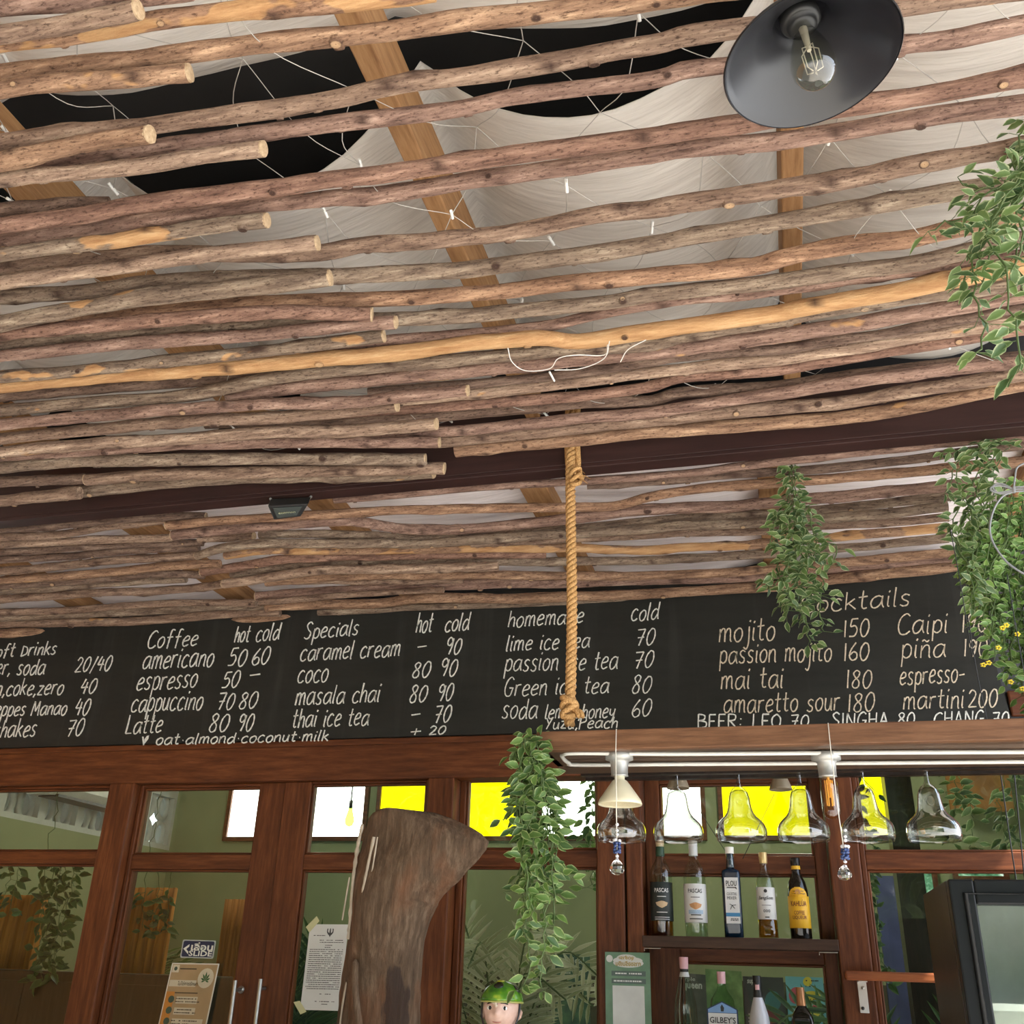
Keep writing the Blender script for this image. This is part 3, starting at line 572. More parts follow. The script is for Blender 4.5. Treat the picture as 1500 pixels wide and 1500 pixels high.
GL = {
'a': (.48, [[(.42,.55),(.28,.62),(.1,.5),(.02,.25),(.08,.03),(.22,.02),(.36,.2),(.43,.5)],[(.44,.62),(.42,.2),(.48,0)]]),
'b': (.4, [[(.05,1),(.03,0)],[(.03,.35),(.2,.6),(.38,.5),(.38,.15),(.2,0),(.03,.1)]]),
'c': (.4, [[(.38,.52),(.25,.62),(.08,.48),(.02,.22),(.1,.02),(.25,0),(.38,.1)]]),
'd': (.46, [[(.38,.5),(.25,.6),(.08,.45),(.02,.2),(.1,.0),(.25,.05),(.38,.3)],[(.43,1),(.4,.3),(.45,0)]]),
'e': (.4, [[(.05,.3),(.33,.38),(.36,.55),(.22,.62),(.06,.42),(.03,.15),(.15,0),(.38,.1)]]),
'f': (.4, [[(.42,.95),(.28,1),(.2,.85),(.16,.3),(.13,-.1)],[(.02,.55),(.36,.58)]]),
'h': (.38, [[(.07,1),(.02,0)],[(.03,.3),(.18,.58),(.32,.55),(.34,.3),(.34,0)]]),
'i': (.14, [[(.07,.6),(.04,.1),(.1,0)],[(.08,.8),(.12,.9)]]),
'j': (.24, [[(.2,.6),(.18,-.1),(.08,-.38),(-.05,-.3)],[(.22,.8),(.25,.88)]]),
'k': (.38, [[(.06,1),(.02,0)],[(.34,.6),(.05,.28)],[(.12,.35),(.38,0)]]),
'l': (.14, [[(.09,1),(.03,.1),(.1,0)]]),
'm': (.6, [[(.05,.6),(.02,0)],[(.03,.35),(.15,.6),(.27,.55),(.27,0)],[(.28,.35),(.4,.6),(.52,.55),(.53,.1),(.58,0)]]),
'n': (.4, [[(.05,.6),(.02,0)],[(.03,.35),(.18,.6),(.33,.55),(.34,.1),(.39,0)]]),
'o': (.4, [[(.22,.62),(.05,.45),(.02,.2),(.12,0),(.28,.05),(.38,.3),(.34,.55),(.2,.62)]]),
'p': (.4, [[(.07,.6),(.02,-.4)],[(.05,.4),(.2,.62),(.37,.5),(.36,.15),(.2,0),(.05,.1)]]),
'r': (.32, [[(.05,.6),(.02,0)],[(.03,.3),(.12,.55),(.32,.6)]]),
's': (.36, [[(.34,.55),(.2,.62),(.07,.5),(.12,.35),(.28,.22),(.26,.05),(.12,0),(.0,.08)]]),
't': (.32, [[(.17,.95),(.12,.2),(.18,.02),(.3,.05)],[(.0,.6),(.32,.64)]]),
'u': (.4, [[(.05,.6),(.03,.15),(.14,0),(.28,.15),(.35,.6)],[(.36,.6),(.34,.1),(.39,0)]]),
'v': (.34, [[(.02,.6),(.14,0),(.34,.62)]]),
'w': (.54, [[(.02,.6),(.12,0),(.26,.5),(.38,0),(.52,.62)]]),
'y': (.4, [[(.03,.6),(.05,.25),(.2,.15),(.34,.35)],[(.37,.6),(.28,-.1),(.1,-.38)]]),
'z': (.38, [[(.02,.58),(.34,.6)],[(.34,.6),(.02,.02)],[(.02,.02),(.36,.02)]]),
'0': (.42, [[(.22,.95),(.07,.7),(.02,.3),(.12,.0),(.28,.08),(.4,.45),(.36,.85),(.22,.95)]]),
'1': (.16, [[(.1,.95),(.08,0)]]),
'2': (.42, [[(.04,.75),(.18,.95),(.36,.8),(.3,.5),(.02,.02)],[(.02,.02),(.42,.04)]]),
'4': (.42, [[(.2,.95),(.02,.4)],[(.02,.4),(.42,.42)],[(.34,.75),(.26,0)]]),
'5': (.42, [[(.42,.95),(.14,.93)],[(.14,.93),(.08,.55),(.28,.58),(.38,.35),(.26,.05),(.02,.02)]]),
'6': (.38, [[(.3,.95),(.08,.55),(.02,.2),(.15,0),(.33,.1),(.34,.35),(.2,.45),(.06,.3)]]),
'7': (.42, [[(.02,.9),(.4,.93)],[(.4,.93),(.16,0)],[(.06,.45),(.38,.48)]]),
'8': (.4, [[(.36,.85),(.22,.95),(.08,.8),(.16,.58),(.32,.35),(.3,.08),(.14,0),(.03,.15),(.1,.4),(.3,.62),(.36,.85)]]),
'9': (.4, [[(.36,.7),(.24,.95),(.08,.85),(.06,.6),(.2,.5),(.36,.7)],[(.38,.9),(.33,.4),(.22,0)]]),
'/': (.3, [[(.3,1),(0,-.1)]]), ',': (.14, [[(.1,.08),(.02,-.15)]]), '-': (.36, [[(0,.36),(.34,.4)]]), '+': (.34, [[(0,.4),(.34,.42)],[(.18,.62),(.15,.18)]]),
'.': (.2, [[(.08,.36),(.13,.38)]]), ':': (.2, [[(.1,.6),(.12,.68)],[(.08,.2),(.1,.28)]]), ' ': (.3, []),
'ñ': (.4, [[(.05,.6),(.02,0)],[(.03,.35),(.18,.6),(.33,.55),(.34,.1),(.39,0)],[(.06,.8),(.14,.87),(.24,.78),(.33,.86)]]),
'A': (.5, [[(.02,0),(.26,1)],[(.26,1),(.46,0)],[(.1,.35),(.4,.35)]]),
'B': (.46, [[(.05,1),(.03,0)],[(.05,1),(.35,.9),(.33,.62),(.06,.52)],[(.06,.52),(.42,.42),(.4,.08),(.03,0)]]),
'C': (.5, [[(.5,.88),(.35,1),(.12,.8),(.02,.4),(.1,.05),(.3,0),(.5,.15)]]),
'D': (.44, [[(.05,.75),(.03,0)],[(.03,.75),(.35,.6),(.4,.2),(.03,0)]]),
'E': (.4, [[(.05,1),(.03,0)],[(.05,1),(.38,1)],[(.04,.52),(.32,.52)],[(.03,0),(.38,.0)]]),
'G': (.5, [[(.48,.85),(.33,1),(.12,.8),(.02,.35),(.12,.02),(.35,.02),(.46,.4)],[(.26,.42),(.5,.42)]]),
'H': (.48, [[(.05,1),(.03,0)],[(.44,1),(.42,0)],[(.04,.5),(.43,.52)]]),
'I': (.16, [[(.09,1),(.07,0)]]), 'L': (.4, [[(.08,1),(.03,.03)],[(.03,.03),(.4,.03)]]),
'M': (.62, [[(.02,0),(.1,1)],[(.1,1),(.28,.3)],[(.28,.3),(.5,1)],[(.5,1),(.56,0)]]),
'N': (.5, [[(.03,0),(.06,1)],[(.06,1),(.42,0)],[(.42,0),(.46,1)]]),
'O': (.5, [[(.28,1),(.06,.75),(.03,.3),(.2,0),(.42,.2),(.46,.7),(.28,1)]]),
'P': (.44, [[(.06,.95),(.02,-.1)],[(.04,.9),(.35,.92),(.38,.6),(.04,.45)]]),
'R': (.46, [[(.05,1),(.03,0)],[(.05,1),(.38,.92),(.36,.6),(.06,.5)],[(.12,.5),(.44,0)]]),
'S': (.44, [[(.44,.85),(.28,1),(.1,.82),(.2,.55),(.38,.35),(.32,.08),(.15,0),(.0,.1)]]),
'Y': (.42, [[(.02,1),(.2,.5)],[(.42,1),(.1,0)]]),
}
def write(mb, text, x0, y0, x1, y1, H, slant=0.16, wpx=2.1, Y=YC-0.0015, rnd=random.Random(3)):
    """chalk strokes: baseline runs from photo point (x0,y0) to (x1,y1); H is the ascender height in photo pixels."""
    gap = 0.10; total = sum(GL[c][0]+gap for c in text)-gap; k = (x1-x0)/total; cx = 0
    for ch in text:
        w, strokes = GL[ch]; jit = rnd.uniform(-.03, .03); sc = rnd.uniform(.95, 1.05)
        for st in strokes:
            pts = [Vector((x0+(cx+px)*k + (py*H*slant), y0+(y1-y0)*((cx+px)*k/(x1-x0)) - (py+jit)*H*sc, 0)) for px, py in st]
            if len(pts) > 2: pts = spline(pts, 5)
            elif len(pts) == 2: pts = [pts[0], pts[0].lerp(pts[1], .5)+Vector((rnd.uniform(-.4, .4), 0, 0)), pts[1]]
            L = []
            for i, p in enumerate(pts):
                a = pts[max(0, i-1)]; b = pts[min(len(pts)-1, i+1)]; t = (b-a); t = t.normalized() if t.length > 1e-6 else Vector((0, 1, 0))
                nrm = Vector((-t.y, t.x, 0))*wpx*0.5*rnd.uniform(0.7, 1.15)
                L.append([at(p.x+nrm.x, p.y+nrm.y, Y=Y), at(p.x-nrm.x, p.y-nrm.y, Y=Y)])
            mb.grid(L, sm=False)
        cx += w+gap
COLS = [
 ('soft drinks', CHALK, .26, 2.1, [('soft Drinks',-16,964,81,958,20),('water, soda',-40,989,64,988,24),('20/40',109,985,161,982,23),('lemon,coke,zero',-47,1020,91,1017,24),('40',116,1016,139,1015,23),('Schweppes Manao',-48,1050,96,1047,22),('40',108,1048,129,1047,25),('shakes',-10,1081,51,1079,26),('70',96,1079,120,1078,26)]),
 ('coffee', CHALK, .22, 2.1, [('Coffee',215,950,288,946,25),('hot',343,941,364,940,24),('cold',374,940,408,937,25),('americano',208,980,311,976,30),('50',333,976,359,975,26),('60',368,974,393,973,26),('espresso',199,1011,287,1007,30),('50',324,1008,349,1007,25),('-',364,999,380,998,25),('cappuccino',191,1043,295,1039,30),('70',317,1040,341,1039,26),('80',349,1038,375,1037,25),('Latte',183,1076,236,1072,27),('80',305,1073,333,1072,27),('90',347,1071,369,1070,27),('oat.almond.coconut.milk',228,1091,480,1085,16)]),
 ('specials', CHALK, .18, 2.1, [('Specials',445,936,524,930,24),('hot',609,927,632,926,28),('cold',651,925,686,923,26),('caramel cream',439,968,585,961,27),('-',610,957,624,956,25),('90',652,959,674,958,25),('coco',435,1000,479,998,30),('80',603,993,629,992,24),('90',644,991,668,990,26),('masala chai',432,1033,555,1028,28),('80',599,1029,624,1028,26),('90',640,1027,662,1026,26),('thai ice tea',427,1066,539,1062,28),('-',601,1056,615,1055,25),('70',635,1059,659,1058,26),('+',600,1081,615,1080,22),('20',628,1077,652,1075,13)]),
 ('homemade', CHALK, .14, 2.0, [('homemade',744,919,854,912,24),('lime ice tea',741,954,863,949,24),('passion ice tea',739,983,904,980,28),('Green ice tea',738,1020,891,1015,26),('soda',735,1053,786,1052,30),('lemon,honey',798,1053,900,1051,22),('Yuzu,Peach',798,1068,904,1066,17),('cold',924,910,964,907,26),('70',931,946,958,945,26),('70',928,979,956,978,27),('80',925,1016,953,1015,27),('60',925,1050,953,1049,26)]),
 ('cocktails', CHALK2, .03, 2.1, [('Cocktails',1172,898,1333,887,27),('mojito',1053,940,1135,937,33),('150',1235,933,1273,932,27),('Caipi',1315,930,1388,926,31),('190',1408,927,1446,925,27),('passion mojito',1054,972,1218,968,30),('160',1235,968,1273,967,28),('piña',1320,965,1385,963,31),('190',1411,962,1446,961,27),('mai tai',1056,1010,1147,1007,31),('180',1239,1008,1277,1007,28),('espresso-',1318,1003,1413,999,30),('amaretto sour',1060,1044,1230,1041,30),('180',1241,1043,1281,1042,28),('martini',1323,1039,1412,1037,30),('200',1418,1037,1461,1036,27),]),
 ('beer', CHALK, .0, 2.2, [('BEER: LEO 70',1022,1067,1185,1065,20),('SINGHA 80',1218,1065,1340,1063,20),('CHANG 70',1368,1063,1478,1061,20)]),
]
for nm, mt, sl, wp, lines in COLS:
    for (t, x0, y0, x1, y1, H) in lines:
        b = MB(); write(b, t, x0, y0, x1, y1, H, sl, wp); o = b.build('menu_lettering', mt, board)
        if mt is CHALK2: o['label'] = 'buff chalk lettering'
b = MB()
b.add([at(x, y, Y=YC-0.0015) for x, y in ((208, 1079), (210.5, 1079), (211.5, 1091), (209.5, 1092))], [(0, 1, 2, 3)])
b.add([at(x, y, Y=YC-0.0015) for x, y in ((211, 1090), (211.5, 1083), (215, 1078), (218.5, 1077), (217.5, 1082), (214, 1087))], [(0, 1, 2, 3, 4, 5)])
b.build('leaf_mark', CHALK, board)
# ------------------------------------------------------------------ glass rack canopy, rope
rk = thing('glass_rack', 'dark wooden hanging shelf above the bar, stem glasses slotted under it', 'rack', (0.2, 2.28, 0.478+EYE))
b = MB(); P = [at(790, 1066, Y=2.28), at(786, 1091, Y=2.28)]
b.box(-0.540, 1.15, 2.28, 2.302, 0.468+EYE, 0.513+EYE); b.build('front_board', RACKWOOD, rk, bevel=0.002)
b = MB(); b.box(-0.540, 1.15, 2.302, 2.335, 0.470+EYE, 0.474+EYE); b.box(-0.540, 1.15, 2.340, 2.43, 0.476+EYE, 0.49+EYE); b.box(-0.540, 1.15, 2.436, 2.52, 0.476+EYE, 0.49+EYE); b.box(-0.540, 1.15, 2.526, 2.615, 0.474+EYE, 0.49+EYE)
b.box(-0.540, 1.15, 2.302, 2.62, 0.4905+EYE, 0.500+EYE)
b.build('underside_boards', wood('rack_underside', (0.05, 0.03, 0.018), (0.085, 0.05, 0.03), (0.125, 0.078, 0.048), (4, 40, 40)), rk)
b = MB()
for y in (2.622, 2.690): b.box(-0.50, 1.15, y, y+0.022, 0.470+EYE, 0.480+EYE)
for x in (-0.5, 0.1, 0.7): b.box(x, x+0.02, 2.60, 2.712, 0.480+EYE, 0.490+EYE)
b.build('glass_rail', DARKWOOD, rk)
b = MB(); b.box(-0.540, -0.525, 2.302, 2.62, 0.476+EYE, 0.513+EYE); b.build('end_board', RACKWOOD, rk)
# rope
ROPE = N('jute_rope'); rf = ROPE.noise(ROPE.coords((90, 90, 90)), 3, 4); ROPE.bsdf(ROPE.ramp(rf, [(0.3, (0.25, 0.125, 0.045)), (0.55, (0.52, 0.30, 0.12)), (0.8, (0.70, 0.46, 0.22))]), 0.9, bump=rf, bstr=0.6, bdist=0.003, spec=0.1); ROPE = ROPE.mat
top = at(838, 648, Y=2.345); bot = at(834, 1062, Y=2.325)
rope = thing('rope', 'thick twisted jute rope hanging from the maroon beam down to the glass rack', 'rope', bot)
b = MB(); L = top-bot; nseg = 150; rad = 0.0105
for s in range(3):
    pts = []
    for i in range(nseg+1):
        t = i/nseg; a = t*2*math.pi*17+s*2*math.pi/3; c = bot+L*t
        c = c + Vector((0.004*math.sin(t*5), 0, 0)); pts.append(c+Vector((math.cos(a)*rad*0.72, math.sin(a)*rad*0.72, 0)))
    b.tube(pts, rad*0.66, 7)
b.build('rope_strands', ROPE, rope)
b = MB()
kc = at(834, 1037, Y=2.322)
for s in range(4):
    ring = []
    for i in range(22):
        a = 2*math.pi*i/22; ring.append(kc+Vector((math.cos(a)*0.017, math.sin(a)*0.013, 0.010*math.sin(a+s*1.5)+(s-1.5)*0.010)))
    b.tube(ring, 0.0075, 7, closed=True)
for dx in (0.03, 0.022, -0.012): b.tube(spline([kc, kc+Vector((dx, -0.012, -0.014)), kc+Vector((dx*1.2, -0.014, -0.03))], 4), [0.006]*8+[0.002], 6)
b.build('knot', ROPE, rope)
b = MB(); kc = at(841, 700, Y=2.335)
for s in range(3):
    ring = []
    for i in range(22):
        a = 2*math.pi*i/22; ring.append(kc+Vector((math.cos(a)*0.013+0.003, math.sin(a)*0.012, 0.012*math.sin(a+s)+(s-1)*0.014)))
    b.tube(ring, 0.006, 7, closed=True)
for dx, dz in ((0.03, 0.002), (0.026, -0.012), (0.02, 0.02)): b.tube([kc+Vector((0.01, 0, 0)), kc+Vector((dx, -0.004, dz)), kc+Vector((dx*1.5, -0.004, dz-0.012))], [0.003, 0.0015, 0.0006], 5)
b.build('hitch', ROPE, rope)
b = MB()
for s in range(3):
    ring = []
    for i in range(30):
        a = 2*math.pi*i/30; ring.append(Vector((top.x+(s-1)*0.014, 2.392+0.047*math.cos(a)*1.0, 1.357+EYE+0.122*math.sin(a))))
    b.tube(ring, 0.0085, 7, closed=True)
b.build('beam_wrap', ROPE, rope)
# rope light under the rack
b = MB(); zl = 0.468
pts = [at(1560, 1102, Z=zl), at(1300, 1103, Z=zl), at(1000, 1105, Z=zl), at(850, 1104, Z=zl), at(826, 1106, Z=zl), at(824, 1110, Z=zl), at(833, 1118, Z=zl), at(850, 1121, Z=zl), at(1000, 1120, Z=zl), at(1300, 1118, Z=zl), at(1560, 1116, Z=zl)]
for p in pts: p.z += 0.001
b.tube(spline(pts, 8), 0.0048, 10)
o = b.build('rope_light', plain('white_rope_light', (0.66, 0.65, 0.60), 0.4), loc=at(826, 1108, Z=zl)); tag(o, 'white rope light looped along the underside of the glass rack', 'rope light')
# ------------------------------------------------------------------ stem glasses
GLASS = glassy('stemware_glass', (0.80, 0.81, 0.78), ior=1.5, boost=3.5)
pr = [(32,0),(33.5,5),(34.2,11),(33.5,17),(31,22.5),(26.5,27.5),(21.5,32),(18,37),(16,43),(14.8,50),(13.8,58),(12,64),(8.5,69),(4.5,72),(3,75),(2.6,82),(2.6,92)]
k_ = 0.00186
outer = [(r*k_, h*k_) for r, h in pr]; inner = [((r-0.7)*k_, h*k_) for r, h in pr[:12]] + [(6*k_, 67*k_), (0.0004, 68*k_)]
def make_glass(loc, label):
    t = thing('stem_glass', label, 'glass', loc, 'upturned stem glasses hanging in the rack')
    b = MB(); prof = inner[::-1] + outer; b.lathe(prof, 32); g_ = b.build('bowl', GLASS, t); g_.location = (0, 0, 0)
    b = MB(); b.lathe([(2.6*k_, 92*k_), (3.2*k_, 93.5*k_), (18*k_, 95.5*k_), (18*k_, 96.5*k_), (2*k_, 98*k_), (0.0003, 98*k_)], 24); f_ = b.build('foot', GLASS, t); f_.location = (0, 0, 0)
    return t
gl = [(910, 'behind the cone shaped bulb'), (993, 'second along the rack, over the two pale rum bottles'), (1085, 'third along the rack, over the blue mixer bottle'), (1176, 'beside the long tube bulb, over the yellow labelled bottle'), (1270, 'in front of the reddish post, right beside the hanging crystal'), (1366, 'last along the rack, above the dark display fridge')]
g0 = None
for x, d in gl:
    p = at(x, 1204, Y=2.655); p.z = 0.4705+EYE-93.2*k_ + 0.0105
    lb = 'clear upturned stem glass ' + d
    if g0 is None: g0 = make_glass(p, lb)
    else: copy_thing(g0, p, lb)
# ------------------------------------------------------------------ bulbs under the rack
def socket(t, c):
    b = MB(); b.lathe([(0.0, 0.0), (0.031, 0.0), (0.033, -0.004), (0.033, -0.016), (0.024, -0.019), (0.021, -0.024), (0.0195, -0.052), (0.021, -0.054), (0.0, -0.056)], 24, cen=c); b.build('socket', ZINC, t)
c = at(907, 1103, Z=0.474)
t = thing('cone_bulb', 'cream cone shaped reflector bulb in a zinc socket under the glass rack', 'light bulb', c)
socket(t, c); CREAM = plain('cream_enamel', (0.72, 0.66, 0.47), 0.35); FACE = plain('bulb_face', (0.62, 0.55, 0.36), 0.5, var=0.15, sc=300)
b = MB(); b.lathe([(0.012, -0.052), (0.012, -0.062), (0.018, -0.066), (0.034, -0.088), (0.048, -0.108), (0.0515, -0.117), (0.0505, -0.120), (0.047, -0.117)], 32, cen=c); b.build('reflector', CREAM, t)
b = MB(); b.lathe([(0.047, -0.117), (0.03, -0.113), (0.0, -0.112)], 32, cen=c); b.build('lens', FACE, t)
c = at(1209, 1103, Z=0.474)
t = thing('tube_bulb', 'long clear filament bulb in a zinc socket under the glass rack', 'light bulb', c); socket(t, c)
AMBER = glassy('amber_bulb_glass', (0.96, 0.84, 0.62), ior=1.5, boost=2.0)
b = MB(); b.lathe([(0.010, -0.053), (0.013, -0.056), (0.0185, -0.066), (0.0195, -0.075), (0.0195, -0.130), (0.017, -0.139), (0.010, -0.146), (0.0, -0.148)], 24, cen=c); b.build('bulb', AMBER, t)
FIL = plain('filament_amber', (0.75, 0.42, 0.10), 0.4)
b = MB()
for a in range(6): b.tube([c+Vector((0.008*math.cos(a*1.047), 0.008*math.sin(a*1.047), -0.062)), c+Vector((0.007*math.cos(a*1.047), 0.007*math.sin(a*1.047), -0.118))], 0.0016, 6)
b.tube([c+Vector((0, 0, -0.055)), c+Vector((0, 0, -0.10))], 0.003, 8)
b.build('filament', FIL, t)
# ------------------------------------------------------------------ sun catchers
CRY = N('crystal'); gb = CRY.bsdf((1, 1, 1), 0.0); gb.inputs['Transmission Weight'].default_value = 1.0; gb.inputs['IOR'].default_value = 1.55; CRY = CRY.mat
BLUEB = plain('blue_chip_bead', (0.03, 0.055, 0.16), 0.15); PALEB = plain('pale_chip_bead', (0.72, 0.72, 0.75), 0.15); THREAD = plain('beige_thread', (0.70, 0.66, 0.56), 0.8)
def catcher(px, label, seed, ys):
    Y = 2.262; rnd = random.Random(seed)
    pts = [at(x, y, Y=Y) for x, y in px]; pts[0] = Vector((pts[0].x, 2.279, 0.5135+EYE)); 
    t = thing('crystal_suncatcher', label, 'suncatcher', pts[0], 'crystal drops hung from the glass rack')
    b = MB(); b.tube([pts[0]+Vector((0, 0.012, 0.0)), *pts], 0.0011, 6); b.build('thread', THREAD, t)
    yb, yc, yd = ys; xb = px[-1][0]
    for kind, mt in (('pale', PALEB), ('blue', BLUEB)):
        b = MB()
        spots = [(yb-28, 1), (yb-20, 1), (yb-14, 1), (yb+18, 1.3), (yb+24, 1)] + [(yb-5, 2.4)] if kind == 'pale' else [(yb, 3.2), (yb+4, 3.4), (yb+9, 3.2), (yb+12, 2.2)]
        for y, s in spots:
            for q in range(1 if s < 2 else 5):
                a = q*1.256+rnd.random(); off = 0 if s < 2 else 0.006
                cc = at(xb, y, Y=Y)+Vector((math.cos(a)*off, math.sin(a)*off, rnd.uniform(-.001, .001)))
                M = Matrix.Rotation(rnd.random()*3, 3, 'X') @ Matrix.Rotation(rnd.random()*3, 3, 'Z')
                b.lathe([(0, -0.0032), (0.0035, -0.0015), (0.0042, 0.0008), (0.0018, 0.003), (0, 0.0033)], 6, cen=cc, axis=M)
        b.build('bead_cluster' if kind == 'blue' else 'bead', mt, t)
    c0 = at(xb, yc, Y=Y); c1 = at(xb, yd, Y=Y); h = c0.z-c1.z
    b = MB(); prof = [(0.0002, 0.0), (0.14*h, -0.1*h), (0.30*h, -0.28*h), (0.43*h, -0.5*h), (0.46*h, -0.68*h), (0.36*h, -0.87*h), (0.16*h, -0.98*h), (0.0002, -h)]
    b.lathe(prof, 9, cen=Vector((c1.x, c1.y, c0.z))); b.smooth = [False]*len(b.f); b.build('crystal', CRY, t)
catcher([(901, 1064), (902, 1100), (903, 1190), (904, 1255)], 'crystal drop with grey blue beads hanging in front of the cone bulb', 3, (1236, 1257, 1282))
catcher([(1214, 1063), (1217, 1100), (1228, 1190), (1234, 1230), (1238, 1262)], 'crystal drop with deep blue beads hanging in front of the reddish post', 8, (1245, 1266, 1290))
# ------------------------------------------------------------------ pendant lamp
rc = at(1190, 90, Y=0.995); rc = Vector((0, 0, EYE)) + (rc-Vector((0, 0, EYE)))
AX = Matrix.Rotation(math.radians(-6), 3, 'Y') @ Matrix.Rotation(math.radians(2), 3, 'X')
def SH(): 
    m = N('black_enamel_shade'); m.bsdf((0.013, 0.013, 0.016), 0.3, spec=0.65); return m.mat
lamp = thing('pendant_lamp', 'black cone pendant lamp with a clear pear shaped bulb hanging below the branches', 'lamp', rc)
R0 = 0.115
b = MB(); hs = 0.092
outp = [(R0, 0.0), (R0+0.0015, 0.002), (R0*0.93, 0.014), (R0*0.62, 0.046), (R0*0.36, 0.070), (0.030, hs), (0.022, hs+0.006), (0.020, hs+0.03), (0.006, hs+0.036)]
inp = [(0.019, hs-0.002), (0.033, hs-0.004), (R0*0.35, 0.066), (R0*0.60, 0.043), (R0*0.91, 0.011), (R0-0.0025, 0.001), (R0, 0.0)]
b.lathe(inp+outp, 64, cen=rc, axis=AX); b.build('lamp_shade', SH(), lamp)
b = MB(); b.lathe([(0.0, 0.092), (0.026, 0.092), (0.027, 0.074), (0.022, 0.070), (0.0195, 0.071), (0.0195, 0.063), (0.014, 0.061), (0.0, 0.061)], 32, cen=rc, axis=AX); b.build('socket', BLACKPL, lamp)
b = MB(); bp = [(0.012, 0.066), (0.0135, 0.055), (0.0175, 0.042), (0.0235, 0.024), (0.0285, 0.004), (0.0295, -0.008), (0.0275, -0.022), (0.019, -0.034), (0.008, -0.0395), (0.0, -0.040)]
bpm = [Vector((r, 0, z)) for r, z in bp]; sm_ = spline(bpm, 4)
b.lathe([(max(0, p.x), p.z) for p in sm_], 40, cen=rc, axis=AX); bulb = b.build('bulb', glassy('smoky_bulb_glass', (0.80, 0.80, 0.74), ior=1.5, boost=2.2), lamp)
b = MB()
def ax(x, y, z): return rc + AX @ Vector((x, y, z))
b.tube([ax(0, 0, 0.062), ax(0, 0, 0.03), ax(0, 0, 0.02)], [0.006, 0.004, 0.003], 8)
for s in range(5):
    a = s*1.2566; b.tube([ax(0.003*math.cos(a), 0.003*math.sin(a), 0.026), ax(0.012*math.cos(a), 0.012*math.sin(a), 0.02), ax(0.011*math.cos(a), 0.011*math.sin(a), -0.014), ax(0.003*math.cos(a), 0.003*math.sin(a), -0.018)], 0.0008, 5)
b.build('filament', plain('glass_stem_filament', (0.55, 0.50, 0.42), 0.3), lamp)
b = MB(); b.tube([ax(0, 0, hs+0.03), ax(0, 0, hs+0.08), Vector((0.125, rc.y+0.005, 1.4195+EYE))], 0.0035, 8); b.build('cord', BLACKPL, lamp)
# ------------------------------------------------------------------ floodlight under the beam
fl = thing('floodlight', 'small black floodlight tucked under the maroon beam', 'floodlight', at(425, 745, Y=2.44))
b = MB(); Zf = 1.20
q = [(398, 740), (448, 741), (448, 758), (400, 762)]
c0 = [at(392, 741, Z=1.215), at(452, 738, Z=1.215), at(440, 757, Z=1.19), at(401, 762, Z=1.19)]
up = Vector((0, 0.01, 0.028))
b.add([*c0, *[p+up for p in c0]], [(0, 1, 2, 3), (4, 5, 6, 7), (0, 1, 5, 4), (1, 2, 6, 5), (2, 3, 7, 6), (3, 0, 4, 7)]); b.build('housing', BLACKPL, fl, bevel=0.003)
cc = sum((p for p in c0), Vector())/4
ins = [cc+(p-cc)*0.72+Vector((0, -0.001, -0.0015)) for p in c0]
b = MB(); b.add(ins, [(0, 1, 2, 3)]); b.build('lens', plain('floodlight_lens', (0.05, 0.06, 0.055), 0.1), fl, solid=0.002)
b = MB()
for i in range(7):
    p = ins[0].lerp(ins[1], 0.2+i*0.1).lerp(ins[3].lerp(ins[2], 0.2+i*0.1), 0.5)+Vector((0, -0.001, -0.002)); b.lathe([(0.0035, 0), (0.0035, 0.002), (0, 0.002)], 8, cen=p-Vector((0, 0, 0.002)))
b.build('led', plain('led_chip', (0.55, 0.55, 0.35), 0.3), fl)
b = MB(); b.tube([c0[0]+up, at(398, 735, Y=2.40), at(410, 728, Y=2.40)], 0.004, 6); b.tube([c0[1]+up, at(450, 733, Y=2.40), at(440, 727, Y=2.40)], 0.004, 6); b.build('bracket', STEEL, fl)
# ------------------------------------------------------------------ net of fairy-light wire over the front branches
WIRE = plain('thin_pale_wire', (0.40, 0.37, 0.33), 0.5); CLIP = plain('white_wire_clip', (0.80, 0.79, 0.75), 0.4)
net = thing('wire_net', 'thin pale wire net light with white clips lying over the long branches', 'net light', (0, 1.4, 1.33+EYE))
rnd = random.Random(5); nodes = {}
for i in range(-13, 9):
    for j in range(0, 9):
        if (i+j) % 2: continue
        nodes[i, j] = Vector((i*0.115+rnd.uniform(-.03, .03)+0.02*j, 0.88+j*0.165+rnd.uniform(-.03, .03), 1.322+EYE+rnd.uniform(-.02, .045)))
bw = MB()
for (i, j), p in nodes.items():
    for d in ((1, 1), (-1, 1)):
        q = nodes.get((i+d[0], j+d[1]))
        if q is None or rnd.random() < 0.08: continue
        m_ = p.lerp(q, .5)+Vector((rnd.uniform(-.03, .03), rnd.uniform(-.02, .02), rnd.uniform(-.04, .01)))
        bw.tube(spline([p, m_, q], 5), 0.0009, 4, caps=False)
    if rnd.random() < 0.75:
        d = Vector((rnd.uniform(-.4, .4), 1, rnd.uniform(-.6, .2))).normalized()*0.013; bc = MB(); bc.tube([p-d, p+d], 0.0032, 6); bc.build('clip', CLIP, net)
bw.build('wire', WIRE, net)
